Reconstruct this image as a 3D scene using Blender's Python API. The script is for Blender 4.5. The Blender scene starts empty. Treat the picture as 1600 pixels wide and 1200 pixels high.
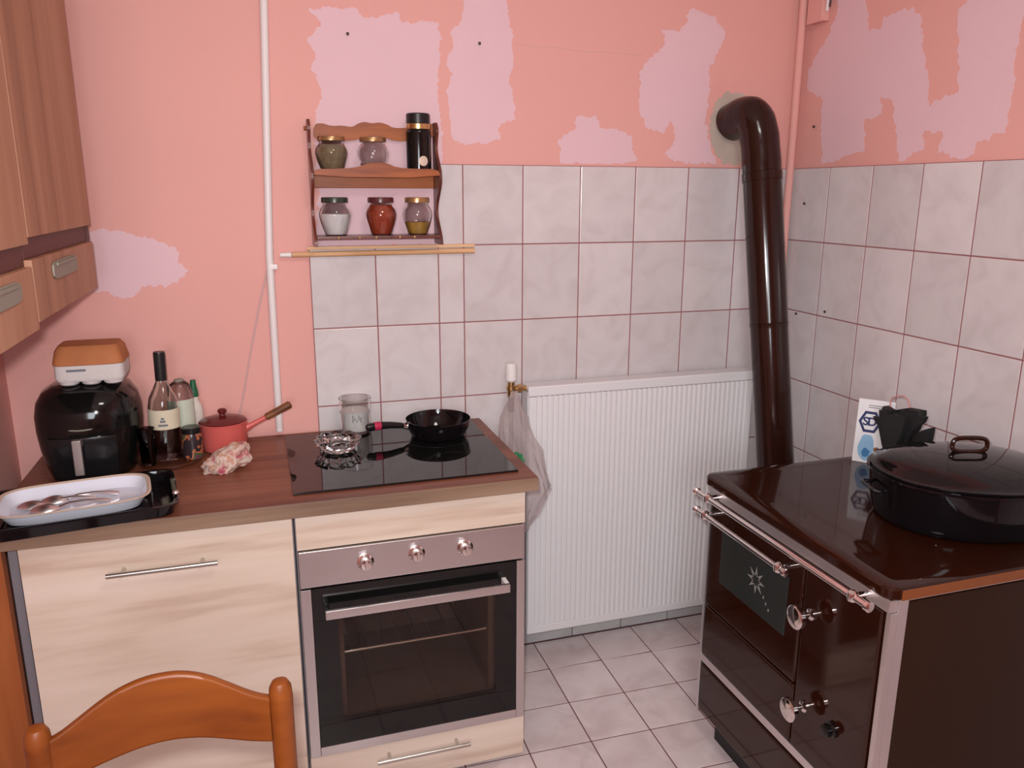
import bpy, bmesh, math, random
from mathutils import Vector, Matrix, noise
from mathutils.geometry import tessellate_polygon
random.seed(7)
PI = math.pi
scene = bpy.context.scene
COL = scene.collection

# ------------------------------------------------------------------ camera, light, exposure
CAM = Vector((-1.84916, -2.50428, 1.63182))
CR = Vector((0.953117, -0.302589, 0.002726))
CU = Vector((0.068576, 0.224764, 0.971997))
CF = Vector((0.294728, 0.926240, -0.234977))
FPX = 1238.67
cd = bpy.data.cameras.new('camera')
cam = bpy.data.objects.new('camera', cd)
COL.objects.link(cam)
cam.matrix_world = Matrix(((CR.x, CU.x, -CF.x, CAM.x), (CR.y, CU.y, -CF.y, CAM.y), (CR.z, CU.z, -CF.z, CAM.z), (0, 0, 0, 1)))
cd.sensor_width = 36.0
cd.lens = FPX / 1600 * 36
cd.clip_start = 0.02
scene.camera = cam

w = bpy.data.worlds.new('world')
scene.world = w
w.use_nodes = True
w.node_tree.nodes['Background'].inputs[0].default_value = (1, .93, .88, 1)
w.node_tree.nodes['Background'].inputs[1].default_value = 0.25

def area(name, loc, target, size, power, color, shape='DISK'):
    l = bpy.data.lights.new(name, 'AREA')
    l.shape = shape
    l.size = size
    l.energy = power
    l.color = color
    o = bpy.data.objects.new(name, l)
    o.location = loc
    o.rotation_euler = (Vector(target) - Vector(loc)).to_track_quat('-Z', 'Y').to_euler()
    COL.objects.link(o)
    return o
# the camera's own flash, just above and left of the lens, then two unseen area lights added as soft ambient fill
FL = CAM + CU * .055 - CR * .03
fl = bpy.data.lights.new('camera_flash', 'SPOT')
fl.energy = 112; fl.shadow_soft_size = .024; fl.spot_size = math.radians(135); fl.spot_blend = 1.0; fl.color = (1, .98, .97)
fo_ = bpy.data.objects.new('camera_flash', fl)
fo_.location = FL; fo_.rotation_euler = (CF + CU * .08).to_track_quat('-Z', 'Y').to_euler(); COL.objects.link(fo_)
area('ceiling_fill', (-1.35, -2.0, 2.58), (-1.3, -1.5, 0), .5, 14, (1, .93, .86))  # added warm fill under the ceiling, no lamp fitting modelled
area('rear_fill', (-2.1, -3.86, 1.6), (-1.5, 0, 1.35), .85, 36, (.86, .94, 1), 'SQUARE')  # added cool fill behind the camera; the front wall has no window

vs = scene.view_settings
scene.display_settings.display_device = 'sRGB'
vs.view_transform = 'Standard'
vs.look = 'None'
vs.exposure = -0.17
vs.gamma = 1.0
vs.use_curve_mapping = False

# ------------------------------------------------------------------ pixel -> real surface helpers
def ray(px, py): return CR * ((px - 800) / FPX) + CU * ((600 - py) / FPX) + CF
def onY(px, py, y):
    d = ray(px, py); return CAM + d * ((y - CAM.y) / d.y)
def onX(px, py, x):
    d = ray(px, py); return CAM + d * ((x - CAM.x) / d.x)
def onZ(px, py, z):
    d = ray(px, py); return CAM + d * ((z - CAM.z) / d.z)

# ------------------------------------------------------------------ materials
def lin(c):
    c = c / 255
    return c / 12.92 if c <= .04045 else ((c + .055) / 1.055) ** 2.4
def rgb(r, g, b): return (lin(r), lin(g), lin(b), 1)

class NT:
    def __init__(s, name):
        s.m = bpy.data.materials.new(name); s.m.use_nodes = True
        s.t = s.m.node_tree; s.b = s.t.nodes['Principled BSDF']
    def n(s, typ, **k):
        x = s.t.nodes.new(typ)
        for a, v in k.items(): setattr(x, a, v)
        return x
    def l(s, a, b): s.t.links.new(a, b)

def plain(name, col, rough=.5, metal=0, spec=.5, bump=0, bscale=60, coat=0, var=0.0, vscale=8, emit=None, trans=0, ior=1.45, alpha=1):
    N = NT(name); b = N.b
    b.inputs['Base Color'].default_value = col
    b.inputs['Roughness'].default_value = rough
    b.inputs['Metallic'].default_value = metal
    b.inputs['Specular IOR Level'].default_value = spec
    b.inputs['Coat Weight'].default_value = coat
    b.inputs['Transmission Weight'].default_value = trans
    b.inputs['IOR'].default_value = ior
    b.inputs['Alpha'].default_value = alpha
    tc = N.n('ShaderNodeTexCoord')
    if var:
        nz = N.n('ShaderNodeTexNoise'); nz.inputs['Scale'].default_value = vscale; nz.inputs['Detail'].default_value = 6
        N.l(tc.outputs['Object'], nz.inputs['Vector'])
        mx = N.n('ShaderNodeMixRGB', blend_type='MIX')
        mx.inputs[1].default_value = tuple(max(0, c * (1 - var)) for c in col[:3]) + (1,)
        mx.inputs[2].default_value = tuple(min(1, c * (1 + var)) for c in col[:3]) + (1,)
        N.l(nz.outputs['Fac'], mx.inputs[0]); N.l(mx.outputs[0], b.inputs['Base Color'])
    if bump:
        nb = N.n('ShaderNodeTexNoise'); nb.inputs['Scale'].default_value = bscale; nb.inputs['Detail'].default_value = 5
        N.l(tc.outputs['Object'], nb.inputs['Vector'])
        bp = N.n('ShaderNodeBump'); bp.inputs['Strength'].default_value = bump; bp.inputs['Distance'].default_value = .004
        N.l(nb.outputs['Fac'], bp.inputs['Height']); N.l(bp.outputs[0], b.inputs['Normal'])
    return N.m

def marble(name, c1, c2, c3, rough, scale=9):
    """mottled ceramic glaze, each tile of its own tone"""
    N = NT(name); b = N.b
    g = N.n('ShaderNodeNewGeometry'); oi = N.n('ShaderNodeObjectInfo')
    sc = N.n('ShaderNodeVectorMath', operation='SCALE'); sc.inputs[0].default_value = (7, 3, 5)
    N.l(oi.outputs['Random'], sc.inputs['Scale'])
    ad = N.n('ShaderNodeVectorMath', operation='ADD')
    N.l(g.outputs['Position'], ad.inputs[0]); N.l(sc.outputs[0], ad.inputs[1])
    nz = N.n('ShaderNodeTexNoise'); nz.inputs['Scale'].default_value = scale; nz.inputs['Detail'].default_value = 7; nz.inputs['Distortion'].default_value = 1.2
    N.l(ad.outputs[0], nz.inputs['Vector'])
    cr = N.n('ShaderNodeValToRGB')
    cr.color_ramp.elements[0].position = .33; cr.color_ramp.elements[0].color = c1
    cr.color_ramp.elements[1].position = .68; cr.color_ramp.elements[1].color = c3
    e = cr.color_ramp.elements.new(.5); e.color = c2
    N.l(nz.outputs['Fac'], cr.inputs[0])
    hs = N.n('ShaderNodeHueSaturation')
    mr = N.n('ShaderNodeMapRange'); mr.inputs['To Min'].default_value = .94; mr.inputs['To Max'].default_value = 1.05
    N.l(oi.outputs['Random'], mr.inputs['Value']); N.l(mr.outputs[0], hs.inputs['Value'])
    N.l(cr.outputs[0], hs.inputs['Color']); N.l(hs.outputs[0], b.inputs['Base Color'])
    b.inputs['Roughness'].default_value = rough
    bp = N.n('ShaderNodeBump'); bp.inputs['Strength'].default_value = .02; bp.inputs['Distance'].default_value = .002
    N.l(nz.outputs['Fac'], bp.inputs['Height']); N.l(bp.outputs[0], b.inputs['Normal'])
    return N.m

def wood(name, c1, c2, c3, axis='x', rough=.5, scale=14, stretch=14, coat=0, world=True, spec=.5):
    """grain streaks running along one axis"""
    N = NT(name); b = N.b
    if world:
        g = N.n('ShaderNodeNewGeometry'); src = g.outputs['Position']
    else:
        g = N.n('ShaderNodeTexCoord'); src = g.outputs['Object']
    mp = N.n('ShaderNodeMapping')
    s = [1, 1, 1]; s['xyz'.index(axis)] = 1 / stretch
    mp.inputs['Scale'].default_value = s
    N.l(src, mp.inputs['Vector'])
    nz = N.n('ShaderNodeTexNoise'); nz.inputs['Scale'].default_value = scale; nz.inputs['Detail'].default_value = 6; nz.inputs['Distortion'].default_value = .8
    N.l(mp.outputs[0], nz.inputs['Vector'])
    n2 = N.n('ShaderNodeTexNoise'); n2.inputs['Scale'].default_value = scale * 6; n2.inputs['Detail'].default_value = 3
    N.l(mp.outputs[0], n2.inputs['Vector'])
    ma = N.n('ShaderNodeMath', operation='MULTIPLY_ADD'); ma.inputs[1].default_value = .3
    N.l(n2.outputs['Fac'], ma.inputs[0])
    sb = N.n('ShaderNodeMath', operation='SUBTRACT'); sb.inputs[1].default_value = .15
    N.l(nz.outputs['Fac'], sb.inputs[0]); N.l(sb.outputs[0], ma.inputs[2])
    cr = N.n('ShaderNodeValToRGB')
    cr.color_ramp.elements[0].position = .3; cr.color_ramp.elements[0].color = c1
    cr.color_ramp.elements[1].position = .7; cr.color_ramp.elements[1].color = c3
    e = cr.color_ramp.elements.new(.47); e.color = c2
    N.l(ma.outputs[0], cr.inputs[0]); N.l(cr.outputs[0], b.inputs['Base Color'])
    b.inputs['Roughness'].default_value = rough
    b.inputs['Coat Weight'].default_value = coat
    b.inputs['Specular IOR Level'].default_value = spec
    return N.m

def brushed(name, col, rough=.32, axis='x'):
    N = NT(name); b = N.b
    g = N.n('ShaderNodeNewGeometry'); mp = N.n('ShaderNodeMapping')
    s = [400, 400, 400]; s['xyz'.index(axis)] = 4
    mp.inputs['Scale'].default_value = s
    N.l(g.outputs['Position'], mp.inputs['Vector'])
    nz = N.n('ShaderNodeTexNoise'); nz.inputs['Scale'].default_value = 1
    N.l(mp.outputs[0], nz.inputs['Vector'])
    mr = N.n('ShaderNodeMapRange'); mr.inputs['To Min'].default_value = rough - .06; mr.inputs['To Max'].default_value = rough + .08
    N.l(nz.outputs['Fac'], mr.inputs['Value']); N.l(mr.outputs[0], b.inputs['Roughness'])
    b.inputs['Base Color'].default_value = col; b.inputs['Metallic'].default_value = 1
    return N.m

def sheer(name, col, a=.45):
    """thin crumpled plastic film"""
    N = NT(name); t = N.t; out = t.nodes['Material Output']
    N.b.inputs['Base Color'].default_value = col; N.b.inputs['Roughness'].default_value = .25
    tr = N.n('ShaderNodeBsdfTransparent'); tl = N.n('ShaderNodeBsdfTranslucent'); tl.inputs[0].default_value = col
    m1 = N.n('ShaderNodeMixShader'); m1.inputs[0].default_value = .4
    N.l(N.b.outputs[0], m1.inputs[1]); N.l(tl.outputs[0], m1.inputs[2])
    m2 = N.n('ShaderNodeMixShader'); m2.inputs[0].default_value = a
    N.l(tr.outputs[0], m2.inputs[1]); N.l(m1.outputs[0], m2.inputs[2]); N.l(m2.outputs[0], out.inputs[0])
    return N.m

def glassy(name, col=(1, 1, 1, 1), rough=.0, ior=1.45):
    return plain(name, col, rough, trans=1, ior=ior)

M = {}
M['pink'] = plain('pink_wall_paint', (.75, .39, .35, 1), .8, spec=.2, bump=.12, bscale=90, var=.035, vscale=2.5)
M['patch'] = plain('pale_filler', (.75, .52, .565, 1), .9, spec=.1, bump=.15, bscale=50, var=.03, vscale=5)
M['cement'] = plain('grey_cement', (.50, .42, .36, 1), .95, spec=.1, bump=.5, bscale=70, var=.12, vscale=20)
M['ceiling'] = plain('white_ceiling_paint', (.8, .74, .7, 1), .9)
M['tile'] = marble('pale_wall_tile', (.585, .54, .545, 1), (.63, .585, .595, 1), (.655, .615, .62, 1), .2)
M['ftile'] = marble('pale_floor_tile', (.62, .515, .515, 1), (.70, .60, .60, 1), (.76, .67, .67, 1), .3, 7)
M['btile'] = marble('grey_base_tile', (.42, .41, .41, 1), (.47, .46, .46, 1), (.52, .51, .51, 1), .3, 7)
M['grout'] = plain('mauve_grout', rgb(150, 102, 104), .9)
M['fgrout'] = plain('brown_grout', rgb(118, 78, 80), .9)
M['walnut'] = wood('walnut_worktop', rgb(84, 44, 30), rgb(112, 62, 44), rgb(140, 86, 64), 'x', .42, 10, 16)
M['walnut_edge'] = wood('grey_brown_edge', rgb(106, 83, 67), rgb(128, 103, 84), rgb(146, 121, 101), 'x', .5, 10, 16)
M['cream'] = wood('cream_oak_laminate', rgb(186, 162, 144), rgb(212, 196, 180), rgb(222, 208, 195), 'x', .45, 7, 11)
M['oak'] = wood('brown_oak_laminate', rgb(144, 97, 72), rgb(168, 118, 90), rgb(184, 136, 108), 'z', .55, 9, 12)
M['maroon'] = plain('maroon_laminate', rgb(84, 34, 30), .5)
M['carcass'] = plain('grey_chipboard_edge', rgb(122, 116, 122), .6)
M['chair'] = wood('orange_stained_wood', rgb(88, 38, 8), rgb(116, 56, 12), rgb(134, 70, 20), 'x', .42, 8, 6, 0)
M['pine'] = wood('orange_pine', rgb(112, 56, 22), rgb(142, 76, 34), rgb(160, 92, 46), 'z', .5, 8, 12)
M['rack'] = wood('varnished_rack_wood', rgb(120, 52, 10), rgb(148, 72, 16), rgb(166, 88, 24), 'x', .5, 16, 8, .0)
M['rackdark'] = wood('dark_rack_wood', rgb(70, 26, 18), rgb(92, 38, 26), rgb(112, 50, 34), 'z', .4, 16, 8, .3)
M['batten'] = wood('bare_batten_wood', rgb(198, 150, 106), rgb(220, 176, 134), rgb(230, 192, 154), 'x', .6, 20, 14)
M['steel'] = brushed('brushed_steel', (.64, .62, .62, 1))
M['silver'] = plain('satin_silver', (.78, .75, .75, 1), .42, 1)
M['chrome'] = plain('chrome', (.8, .76, .74, 1), .09, 1)
M['handle'] = plain('nickel_handle', (.55, .54, .5, 1), .3, 1)
M['nickel'] = plain('dull_nickel', (.27, .26, .21, 1), .5, .2)
M['fryerhandle'] = plain('dull_steel', (.34, .29, .28, 1), .45, .7)
M['black'] = plain('black_plastic', (.008, .008, .009, 1), .22)
M['blackgloss'] = plain('black_gloss', (.005, .005, .005, 1), .09)
M['blackenamel'] = plain('black_enamel', (.005, .004, .005, 1), .06)
M['blackmatt'] = plain('black_matt', (.01, .01, .01, 1), .5)
M['brown'] = plain('brown_enamel', rgb(42, 17, 8), .07, var=.1)
M['brownside'] = plain('brown_enamel_side', rgb(42, 18, 3), .42, spec=.25)
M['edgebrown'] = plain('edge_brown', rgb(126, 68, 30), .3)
M['pipe'] = plain('brown_pipe_enamel', rgb(40, 19, 14), .13)
M['hob'] = plain('hob_glass', (.006, .006, .006, 1), .03, ior=1.5)
M['hobring'] = plain('hob_ring_print', (.03, .03, .03, 1), .1)
M['radiator'] = plain('white_radiator_paint', (.73, .725, .745, 1), .35)
M['white'] = plain('white_plastic', (.78, .75, .74, 1), .4)
M['conduit'] = plain('white_conduit', (.80, .74, .74, 1), .4)
M['brass'] = plain('brass', (.62, .42, .2, 1), .3, 1)
M['ovenin'] = plain('oven_lining', (.10, .062, .05, 1), .6, var=.25, vscale=6)
M['ovenglass'] = plain('oven_window_glass', (.75, .68, .62, 1), .02, trans=1, ior=1.3)
M['doorglass'] = plain('stove_window_glass', rgb(46, 50, 48), .12)
M['etch'] = plain('etched_silver', (.28, .28, .27, 1), .5)
M['glass'] = glassy('clear_glass')
M['bottleglass'] = glassy('bottle_glass', (.92, .96, .93, 1))
M['darkglass'] = glassy('dark_bottle_glass', (.22, .17, .19, 1))
M['capblack'] = plain('black_capsule', (.012, .011, .012, 1), .35)
M['label'] = plain('cream_paper_label', (.62, .56, .42, 1), .7, var=.1, vscale=30)
M['labelgreen'] = plain('pale_green_label', (.52, .56, .46, 1), .7, var=.08, vscale=30)
M['ink'] = plain('grey_ink', (.16, .17, .2, 1), .7)
M['green'] = plain('green_cap', (.012, .12, .05, 1), .4)
M['whitebottle'] = plain('white_bottle', (.7, .64, .58, 1), .4)
M['coral'] = plain('coral_enamel', (.60, .115, .10, 1), .25)
M['coraldark'] = plain('dark_red_enamel', (.12, .013, .013, 1), .2)
M['grip'] = wood('brown_grip_wood', rgb(92, 52, 24), rgb(120, 72, 36), rgb(140, 90, 50), 'x', .5, 30, 8)
M['red'] = plain('pink_red_band', (.45, .02, .07, 1), .4)
M['enamelwhite'] = plain('white_enamel', (.72, .74, .84, 1), .15)
M['rimcream'] = plain('cream_rim', (.66, .52, .42, 1), .3)
M['steelspoon'] = plain('spoon_steel', (.85, .82, .83, 1), .33, 1)
M['eggcard'] = plain('grey_pulp_board', (.62, .58, .57, 1), .95, bump=.4, bscale=150)
M['eggorange'] = plain('orange_card', (.42, .145, .05, 1), .7, var=.3, vscale=14)
M['saltwhite'] = plain('white_salt', (.82, .8, .8, 1), .9)
M['paprika'] = plain('paprika', (.34, .04, .008, 1), .8, var=.3, vscale=40)
M['yellowspice'] = plain('yellow_spice', (.40, .22, .03, 1), .9, var=.5, vscale=60)
M['olive'] = plain('olive_herbs', (.22, .165, .09, 1), .9, var=.45, vscale=70)
M['pinkgrain'] = plain('pinkish_grains', (.45, .24, .2, 1), .9, var=.3, vscale=60)
M['gold'] = plain('gold_band', (.72, .55, .26, 1), .25, 1)
M['lidgreen'] = plain('dark_green_lid', (.03, .04, .03, 1), .3)
M['lidred'] = plain('dark_red_lid', (.09, .02, .02, 1), .3)
M['lidgold'] = plain('golden_lid', (.42, .25, .12, 1), .3, .7)
M['cloth'] = plain('black_cloth', (.011, .011, .012, 1), .75, bump=.4, bscale=40)
M['pinkcord'] = plain('pink_cord', (.55, .27, .25, 1), .7)
M['bag'] = sheer('sheer_plastic', (.72, .62, .62, 1), .34)
M['baggreen'] = sheer('green_print', (.03, .30, .12, 1), .9)
M['card'] = plain('white_card', (.74, .75, .78, 1), .5, var=.04, vscale=30)
M['navy'] = plain('navy_print', (.012, .022, .11, 1), .5)
M['sky'] = plain('light_blue_print', (.24, .45, .66, 1), .5)
M['blue'] = plain('blue_print', (.03, .17, .38, 1), .5)
M['cable'] = plain('pale_cable', (.62, .42, .42, 1), .6)
M['crystal'] = glassy('crystal_glass', ior=1.52)
M['darkbrown'] = wood('dark_board_wood', rgb(58, 28, 16), rgb(76, 38, 22), rgb(94, 50, 30), 'x', .4, 18, 10)
M['screw'] = plain('dark_screw', (.05, .035, .035, 1), .5)
M['wax'] = plain('white_wax', (.72, .70, .68, 1), .5)

def tissue_mat():
    N = NT('floral_paper'); b = N.b
    tc = N.n('ShaderNodeTexCoord'); v = N.n('ShaderNodeTexNoise'); v.inputs['Scale'].default_value = 34; v.inputs['Detail'].default_value = 4
    N.l(tc.outputs['Object'], v.inputs['Vector'])
    cr = N.n('ShaderNodeValToRGB')
    els = [(.36, (.40, .09, .12, 1)), (.44, (.55, .32, .27, 1)), (.52, (.60, .50, .44, 1)), (.60, (.50, .24, .16, 1)), (.68, (.52, .43, .36, 1))]
    cr.color_ramp.elements[0].position, cr.color_ramp.elements[0].color = els[0]
    cr.color_ramp.elements[1].position, cr.color_ramp.elements[1].color = els[-1]
    for p, c in els[1:-1]:
        e = cr.color_ramp.elements.new(p); e.color = c
    N.l(v.outputs['Fac'], cr.inputs[0]); N.l(cr.outputs[0], b.inputs['Base Color'])
    b.inputs['Roughness'].default_value = .85
    return N.m
M['tissue'] = tissue_mat()
def print_mat():
    N = NT('fruit_print'); b = N.b
    tc = N.n('ShaderNodeTexCoord'); v = N.n('ShaderNodeTexNoise'); v.inputs['Scale'].default_value = 28
    N.l(tc.outputs['Object'], v.inputs['Vector'])
    cr = N.n('ShaderNodeValToRGB')
    cr.color_ramp.interpolation = 'CONSTANT'
    cr.color_ramp.elements[0].position = 0; cr.color_ramp.elements[0].color = (.03, .02, .025, 1)
    cr.color_ramp.elements[1].position = .5; cr.color_ramp.elements[1].color = (.42, .12, .05, 1)
    for p, c in ((.56, (.05, .09, .04, 1)), (.62, (.12, .05, .05, 1))):
        e = cr.color_ramp.elements.new(p); e.color = c
    N.l(v.outputs['Fac'], cr.inputs[0]); N.l(cr.outputs[0], b.inputs['Base Color'])
    b.inputs['Roughness'].default_value = .25
    return N.m
M['print'] = print_mat()

# ------------------------------------------------------------------ mesh helpers
def B(): return bmesh.new()
def box(bm, x0, x1, y0, y1, z0, z1, bev=0, seg=2, mtx=None):
    t = bmesh.new()
    r = bmesh.ops.create_cube(t, size=1)
    for v in t.verts:
        v.co = Vector(((x0 + x1) / 2 + v.co.x * (x1 - x0), (y0 + y1) / 2 + v.co.y * (y1 - y0), (z0 + z1) / 2 + v.co.z * (z1 - z0)))
    if bev: bmesh.ops.bevel(t, geom=list(t.edges), offset=bev, segments=seg, profile=.5, affect='EDGES')
    if mtx: bmesh.ops.transform(t, matrix=mtx, verts=t.verts)
    merge(bm, t)
    return bm
def merge(bm, t):
    me = bpy.data.meshes.new('tmp'); t.to_mesh(me); t.free()
    bm.from_mesh(me); bpy.data.meshes.remove(me)
def rings(bm, rs, cap0=True, cap1=True, closed=False):
    vv = [[bm.verts.new(p) for p in r] for r in rs]
    n = len(vv[0])
    pairs = list(zip(vv, vv[1:])) + ([(vv[-1], vv[0])] if closed else [])
    for a, b in pairs:
        for i in range(n):
            j = (i + 1) % n
            try: bm.faces.new((a[i], a[j], b[j], b[i]))
            except ValueError: pass
    if not closed:
        if cap0: bm.faces.new(list(reversed(vv[0])))
        if cap1: bm.faces.new(vv[-1])
    return vv
def lathe(bm, prof, c=(0, 0, 0), seg=28, cap0=True, cap1=True, sx=1, sy=1, mtx=None):
    t = bmesh.new()
    rs = [[(c[0] + r * math.cos(2 * PI * i / seg) * sx, c[1] + r * math.sin(2 * PI * i / seg) * sy, c[2] + z) for i in range(seg)] for r, z in prof]
    rings(t, rs, cap0, cap1)
    if mtx: bmesh.ops.transform(t, matrix=mtx, verts=t.verts)
    bmesh.ops.recalc_face_normals(t, faces=t.faces)
    merge(bm, t)
    return bm
def tube(bm, pts, r, seg=12, cap=True, flat=1.0, closed=False):
    pts = [Vector(p) for p in pts]
    n = len(pts)
    rr = r if isinstance(r, (list, tuple)) else [r] * n
    T = []
    for i in range(n):
        a = pts[(i - 1) % n] if (closed or i > 0) else pts[i]
        b = pts[(i + 1) % n] if (closed or i < n - 1) else pts[i]
        T.append((b - a).normalized())
    up = Vector((0, 0, 1)) if abs(T[0].z) < .9 else Vector((1, 0, 0))
    u = (up - T[0] * up.dot(T[0])).normalized()
    rs = []
    for i in range(n):
        u = (u - T[i] * u.dot(T[i])).normalized()
        v = T[i].cross(u)
        rs.append([pts[i] + (u * math.cos(2 * PI * k / seg) * rr[i] + v * math.sin(2 * PI * k / seg) * rr[i] * flat) for k in range(seg)])
    t = bmesh.new()
    rings(t, rs, cap, cap, closed)
    bmesh.ops.recalc_face_normals(t, faces=t.faces)
    merge(bm, t)
    return bm
def prism(bm, poly, f0, f1, bev=0):
    """extrude polygon: f0(p), f1(p) give the 3D points of the two faces"""
    t = bmesh.new()
    a = [t.verts.new(f0(p)) for p in poly]; b = [t.verts.new(f1(p)) for p in poly]
    n = len(poly)
    tri = tessellate_polygon([[Vector((p[0], p[1], 0)) for p in poly]])
    for q in tri:
        t.faces.new([a[i] for i in q]); t.faces.new([b[i] for i in reversed(q)])
    for i in range(n):
        t.faces.new((a[i], a[(i + 1) % n], b[(i + 1) % n], b[i]))
    bmesh.ops.recalc_face_normals(t, faces=t.faces)
    if bev:
        ed = [e for e in t.edges if len(e.link_faces) == 2 and e.calc_face_angle(0) > .5]
        bmesh.ops.bevel(t, geom=ed, offset=bev, segments=2, profile=.5, affect='EDGES')
    merge(bm, t)
    return bm
def superellipse(a, b, n, seg=40):
    out = []
    for i in range(seg):
        t = 2 * PI * i / seg; c, s = math.cos(t), math.sin(t)
        out.append((a * math.copysign(abs(c) ** (2 / n), c), b * math.copysign(abs(s) ** (2 / n), s)))
    return out
def chain(p):
    m = Matrix.Identity(4)
    while p is not None:
        m = p.matrix_basis @ m; p = p.parent
    return m
def obj(name, bm, mat, parent=None, loc=None, smooth=35, kind=None, label=None):
    """link a bmesh given in room coordinates as one mesh object"""
    base = chain(parent)
    if loc is not None: base = base @ Matrix.Translation(loc) if parent else Matrix.Translation(loc)
    bmesh.ops.transform(bm, matrix=base.inverted(), verts=bm.verts)
    me = bpy.data.meshes.new(name); bm.to_mesh(me); bm.free()
    if smooth:
        for p in me.polygons: p.use_smooth = True
        me.set_sharp_from_angle(angle=math.radians(smooth))
    for m in (mat if isinstance(mat, (list, tuple)) else [mat]): me.materials.append(m)
    o = bpy.data.objects.new(name, me); COL.objects.link(o)
    if loc is not None and not parent: o.location = loc
    if smooth:
        wn = o.modifiers.new('weighted_normals', 'WEIGHTED_NORMAL'); wn.keep_sharp = True; wn.weight = 80
    if parent: o.parent = parent
    if kind: o['kind'] = kind
    if label: o['label'] = label
    return o
def thing(name, label, cat, loc, group=None, rz=0):
    o = bpy.data.objects.new(name, None); o.empty_display_size = .05
    o.location = loc; o.rotation_euler = (0, 0, rz); COL.objects.link(o)
    o['label'] = label; o['category'] = cat
    if group: o['group'] = group
    return o
def tag(o, label, cat, group=None):
    o['label'] = label; o['category'] = cat
    if group: o['group'] = group
    return o
def struct(name, bm, mat, **k): return obj(name, bm, mat, kind='structure', **k)

# ================================================================== THE ROOM
XL, YF, ZC = -2.55, -3.9, 2.62
ZT = 1.717            # top of the wall tiles
floor = struct('floor', box(B(), XL - .1, .1, YF - .1, .1, -.1, -.0012), M['fgrout'], smooth=0)
wall_back = struct('wall_back', box(B(), XL - .1, .1, .008, .1, -.004, ZC), M['pink'], smooth=0)
wall_right = struct('wall_right', box(B(), .008, .1, YF, .008, -.004, ZC), M['pink'], smooth=0)
wall_left = struct('wall_left', box(B(), XL - .1, XL, YF, .008, -.004, ZC), M['pink'], smooth=0)
wall_front = struct('wall_front', box(B(), XL - .1, .1, YF - .1, YF, -.004, ZC), M['pink'], smooth=0)
ceiling = struct('ceiling', box(B(), XL - .1, .1, YF - .1, .1, ZC, ZC + .1), M['ceiling'], smooth=0)

# ---- wall tiles, 20 x 25 cm, one object each
J = .0017
def tile_mesh(wd, ht, th, key, cache={}):
    k = (round(wd, 4), round(ht, 4), th, key)
    if k not in cache:
        t = box(bmesh.new(), -wd / 2 + J, wd / 2 - J, -th / 2, th / 2, -ht / 2 + J, ht / 2 - J, .0018, 2)
        me = bpy.data.meshes.new('tile'); t.to_mesh(me); t.free()
        me.materials.append(M[key]); cache[k] = me
    return cache[k]
def tile(parent, x0, x1, z0, z1, wall='back', key='tile', th=.009):
    me = tile_mesh(x1 - x0, z1 - z0, th, key)
    o = bpy.data.objects.new('tile', me); COL.objects.link(o); o.parent = parent
    cx, cz = (x0 + x1) / 2, (z0 + z1) / 2
    tl = random.uniform(-.0009, .0009), random.uniform(-.0009, .0009)
    if wall == 'back':
        o.location = (cx, th / 2 - .001, cz); o.rotation_euler = (tl[0], 0, tl[1])
    else:
        o.location = (th / 2 - .001, cx, cz); o.rotation_euler = (tl[0], 0, PI / 2 + tl[1])
    return o
XB = -1.2169
XS = -1.300           # left edge of the narrow cut column
XG = -1.700           # left edge of the lower tiled area
cols = [(XS, XB)] + [(XB + .2 * i, XB + .2 * (i + 1)) for i in range(6)] + [(XB + 1.2, -.002)]
for (a, b) in cols:
    for r in range(7):
        z1 = ZT - .25 * r; z0 = max(z1 - .25, .075)
        if z1 - z0 > .02: tile(wall_back, a, b, z0, z1)
for (a, b) in ((XG, XG + .2), (XG + .2, XS)):
    for r in range(1, 4):
        tile(wall_back, a, b, ZT - .25 * (r + 1), ZT - .25 * r)
obj('grout', box(box(B(), XS, 0, .0002, .0085, .07, ZT), XG, XS, .0002, .0085, ZT - 1.0, ZT - .25), M['grout'], wall_back, smooth=0)
ycuts = [-.002, -.2054] + [-.2054 - .2 * i for i in range(1, 13)]
for a, b in zip(ycuts, ycuts[1:]):
    for r in range(7):
        z1 = ZT - .25 * r; z0 = max(z1 - .25, .0)
        if z1 - z0 > .02: tile(wall_right, b, a, z0, z1, 'right')
obj('grout', box(B(), .0002, .0085, ycuts[-1], 0, 0, ZT), M['grout'], wall_right, smooth=0)

# ---- floor tiles
FP, FX, FY, FA = .1973, -.9686, -.1813, -.023
fm = tile_mesh(FP, FP, .010, 'ftile')
cf, sf = math.cos(FA), math.sin(FA)
for i in range(-8, 6):
    for j in range(0, 15):
        a, b = FP * (i + .5), -FP * (j + .5)
        x, y = FX + a * cf - b * sf, FY + a * sf + b * cf
        if XL + .08 < x < -.08 and y < -.095 and y > -2.75:
            o = bpy.data.objects.new('tile', fm); COL.objects.link(o); o.parent = floor
            o.location = (x, y, -.005); o.rotation_euler = (PI / 2, 0, FA)
# first row against the wall, cut short
for i in range(-8, 5):
    x = FX + FP * (i + .5)
    if x - .1 < XL or x + .09 > 0: continue
    y1, y0 = -.011, FY + FP * (i + .5) * sf + FP - .0
    if y0 > -.03: y0 = FY + FP * (i + .5) * sf
    o = bpy.data.objects.new('tile', tile_mesh(FP, y1 - y0, .010, 'ftile')); COL.objects.link(o); o.parent = floor
    o.location = (x, (y0 + y1) / 2, -.005); o.rotation_euler = (PI / 2, 0, 0)
bb = struct('baseboard_back', box(B(), XB, -.002, -.004, .004, .0, .073), M['fgrout'], smooth=0)
for i in range(6):
    a = -1.213 + .2 * i
    o = bpy.data.objects.new('tile', tile_mesh(.2, .072, .008, 'btile')); COL.objects.link(o); o.parent = bb
    o.location = (a + .1, -.006, .037)

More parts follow.
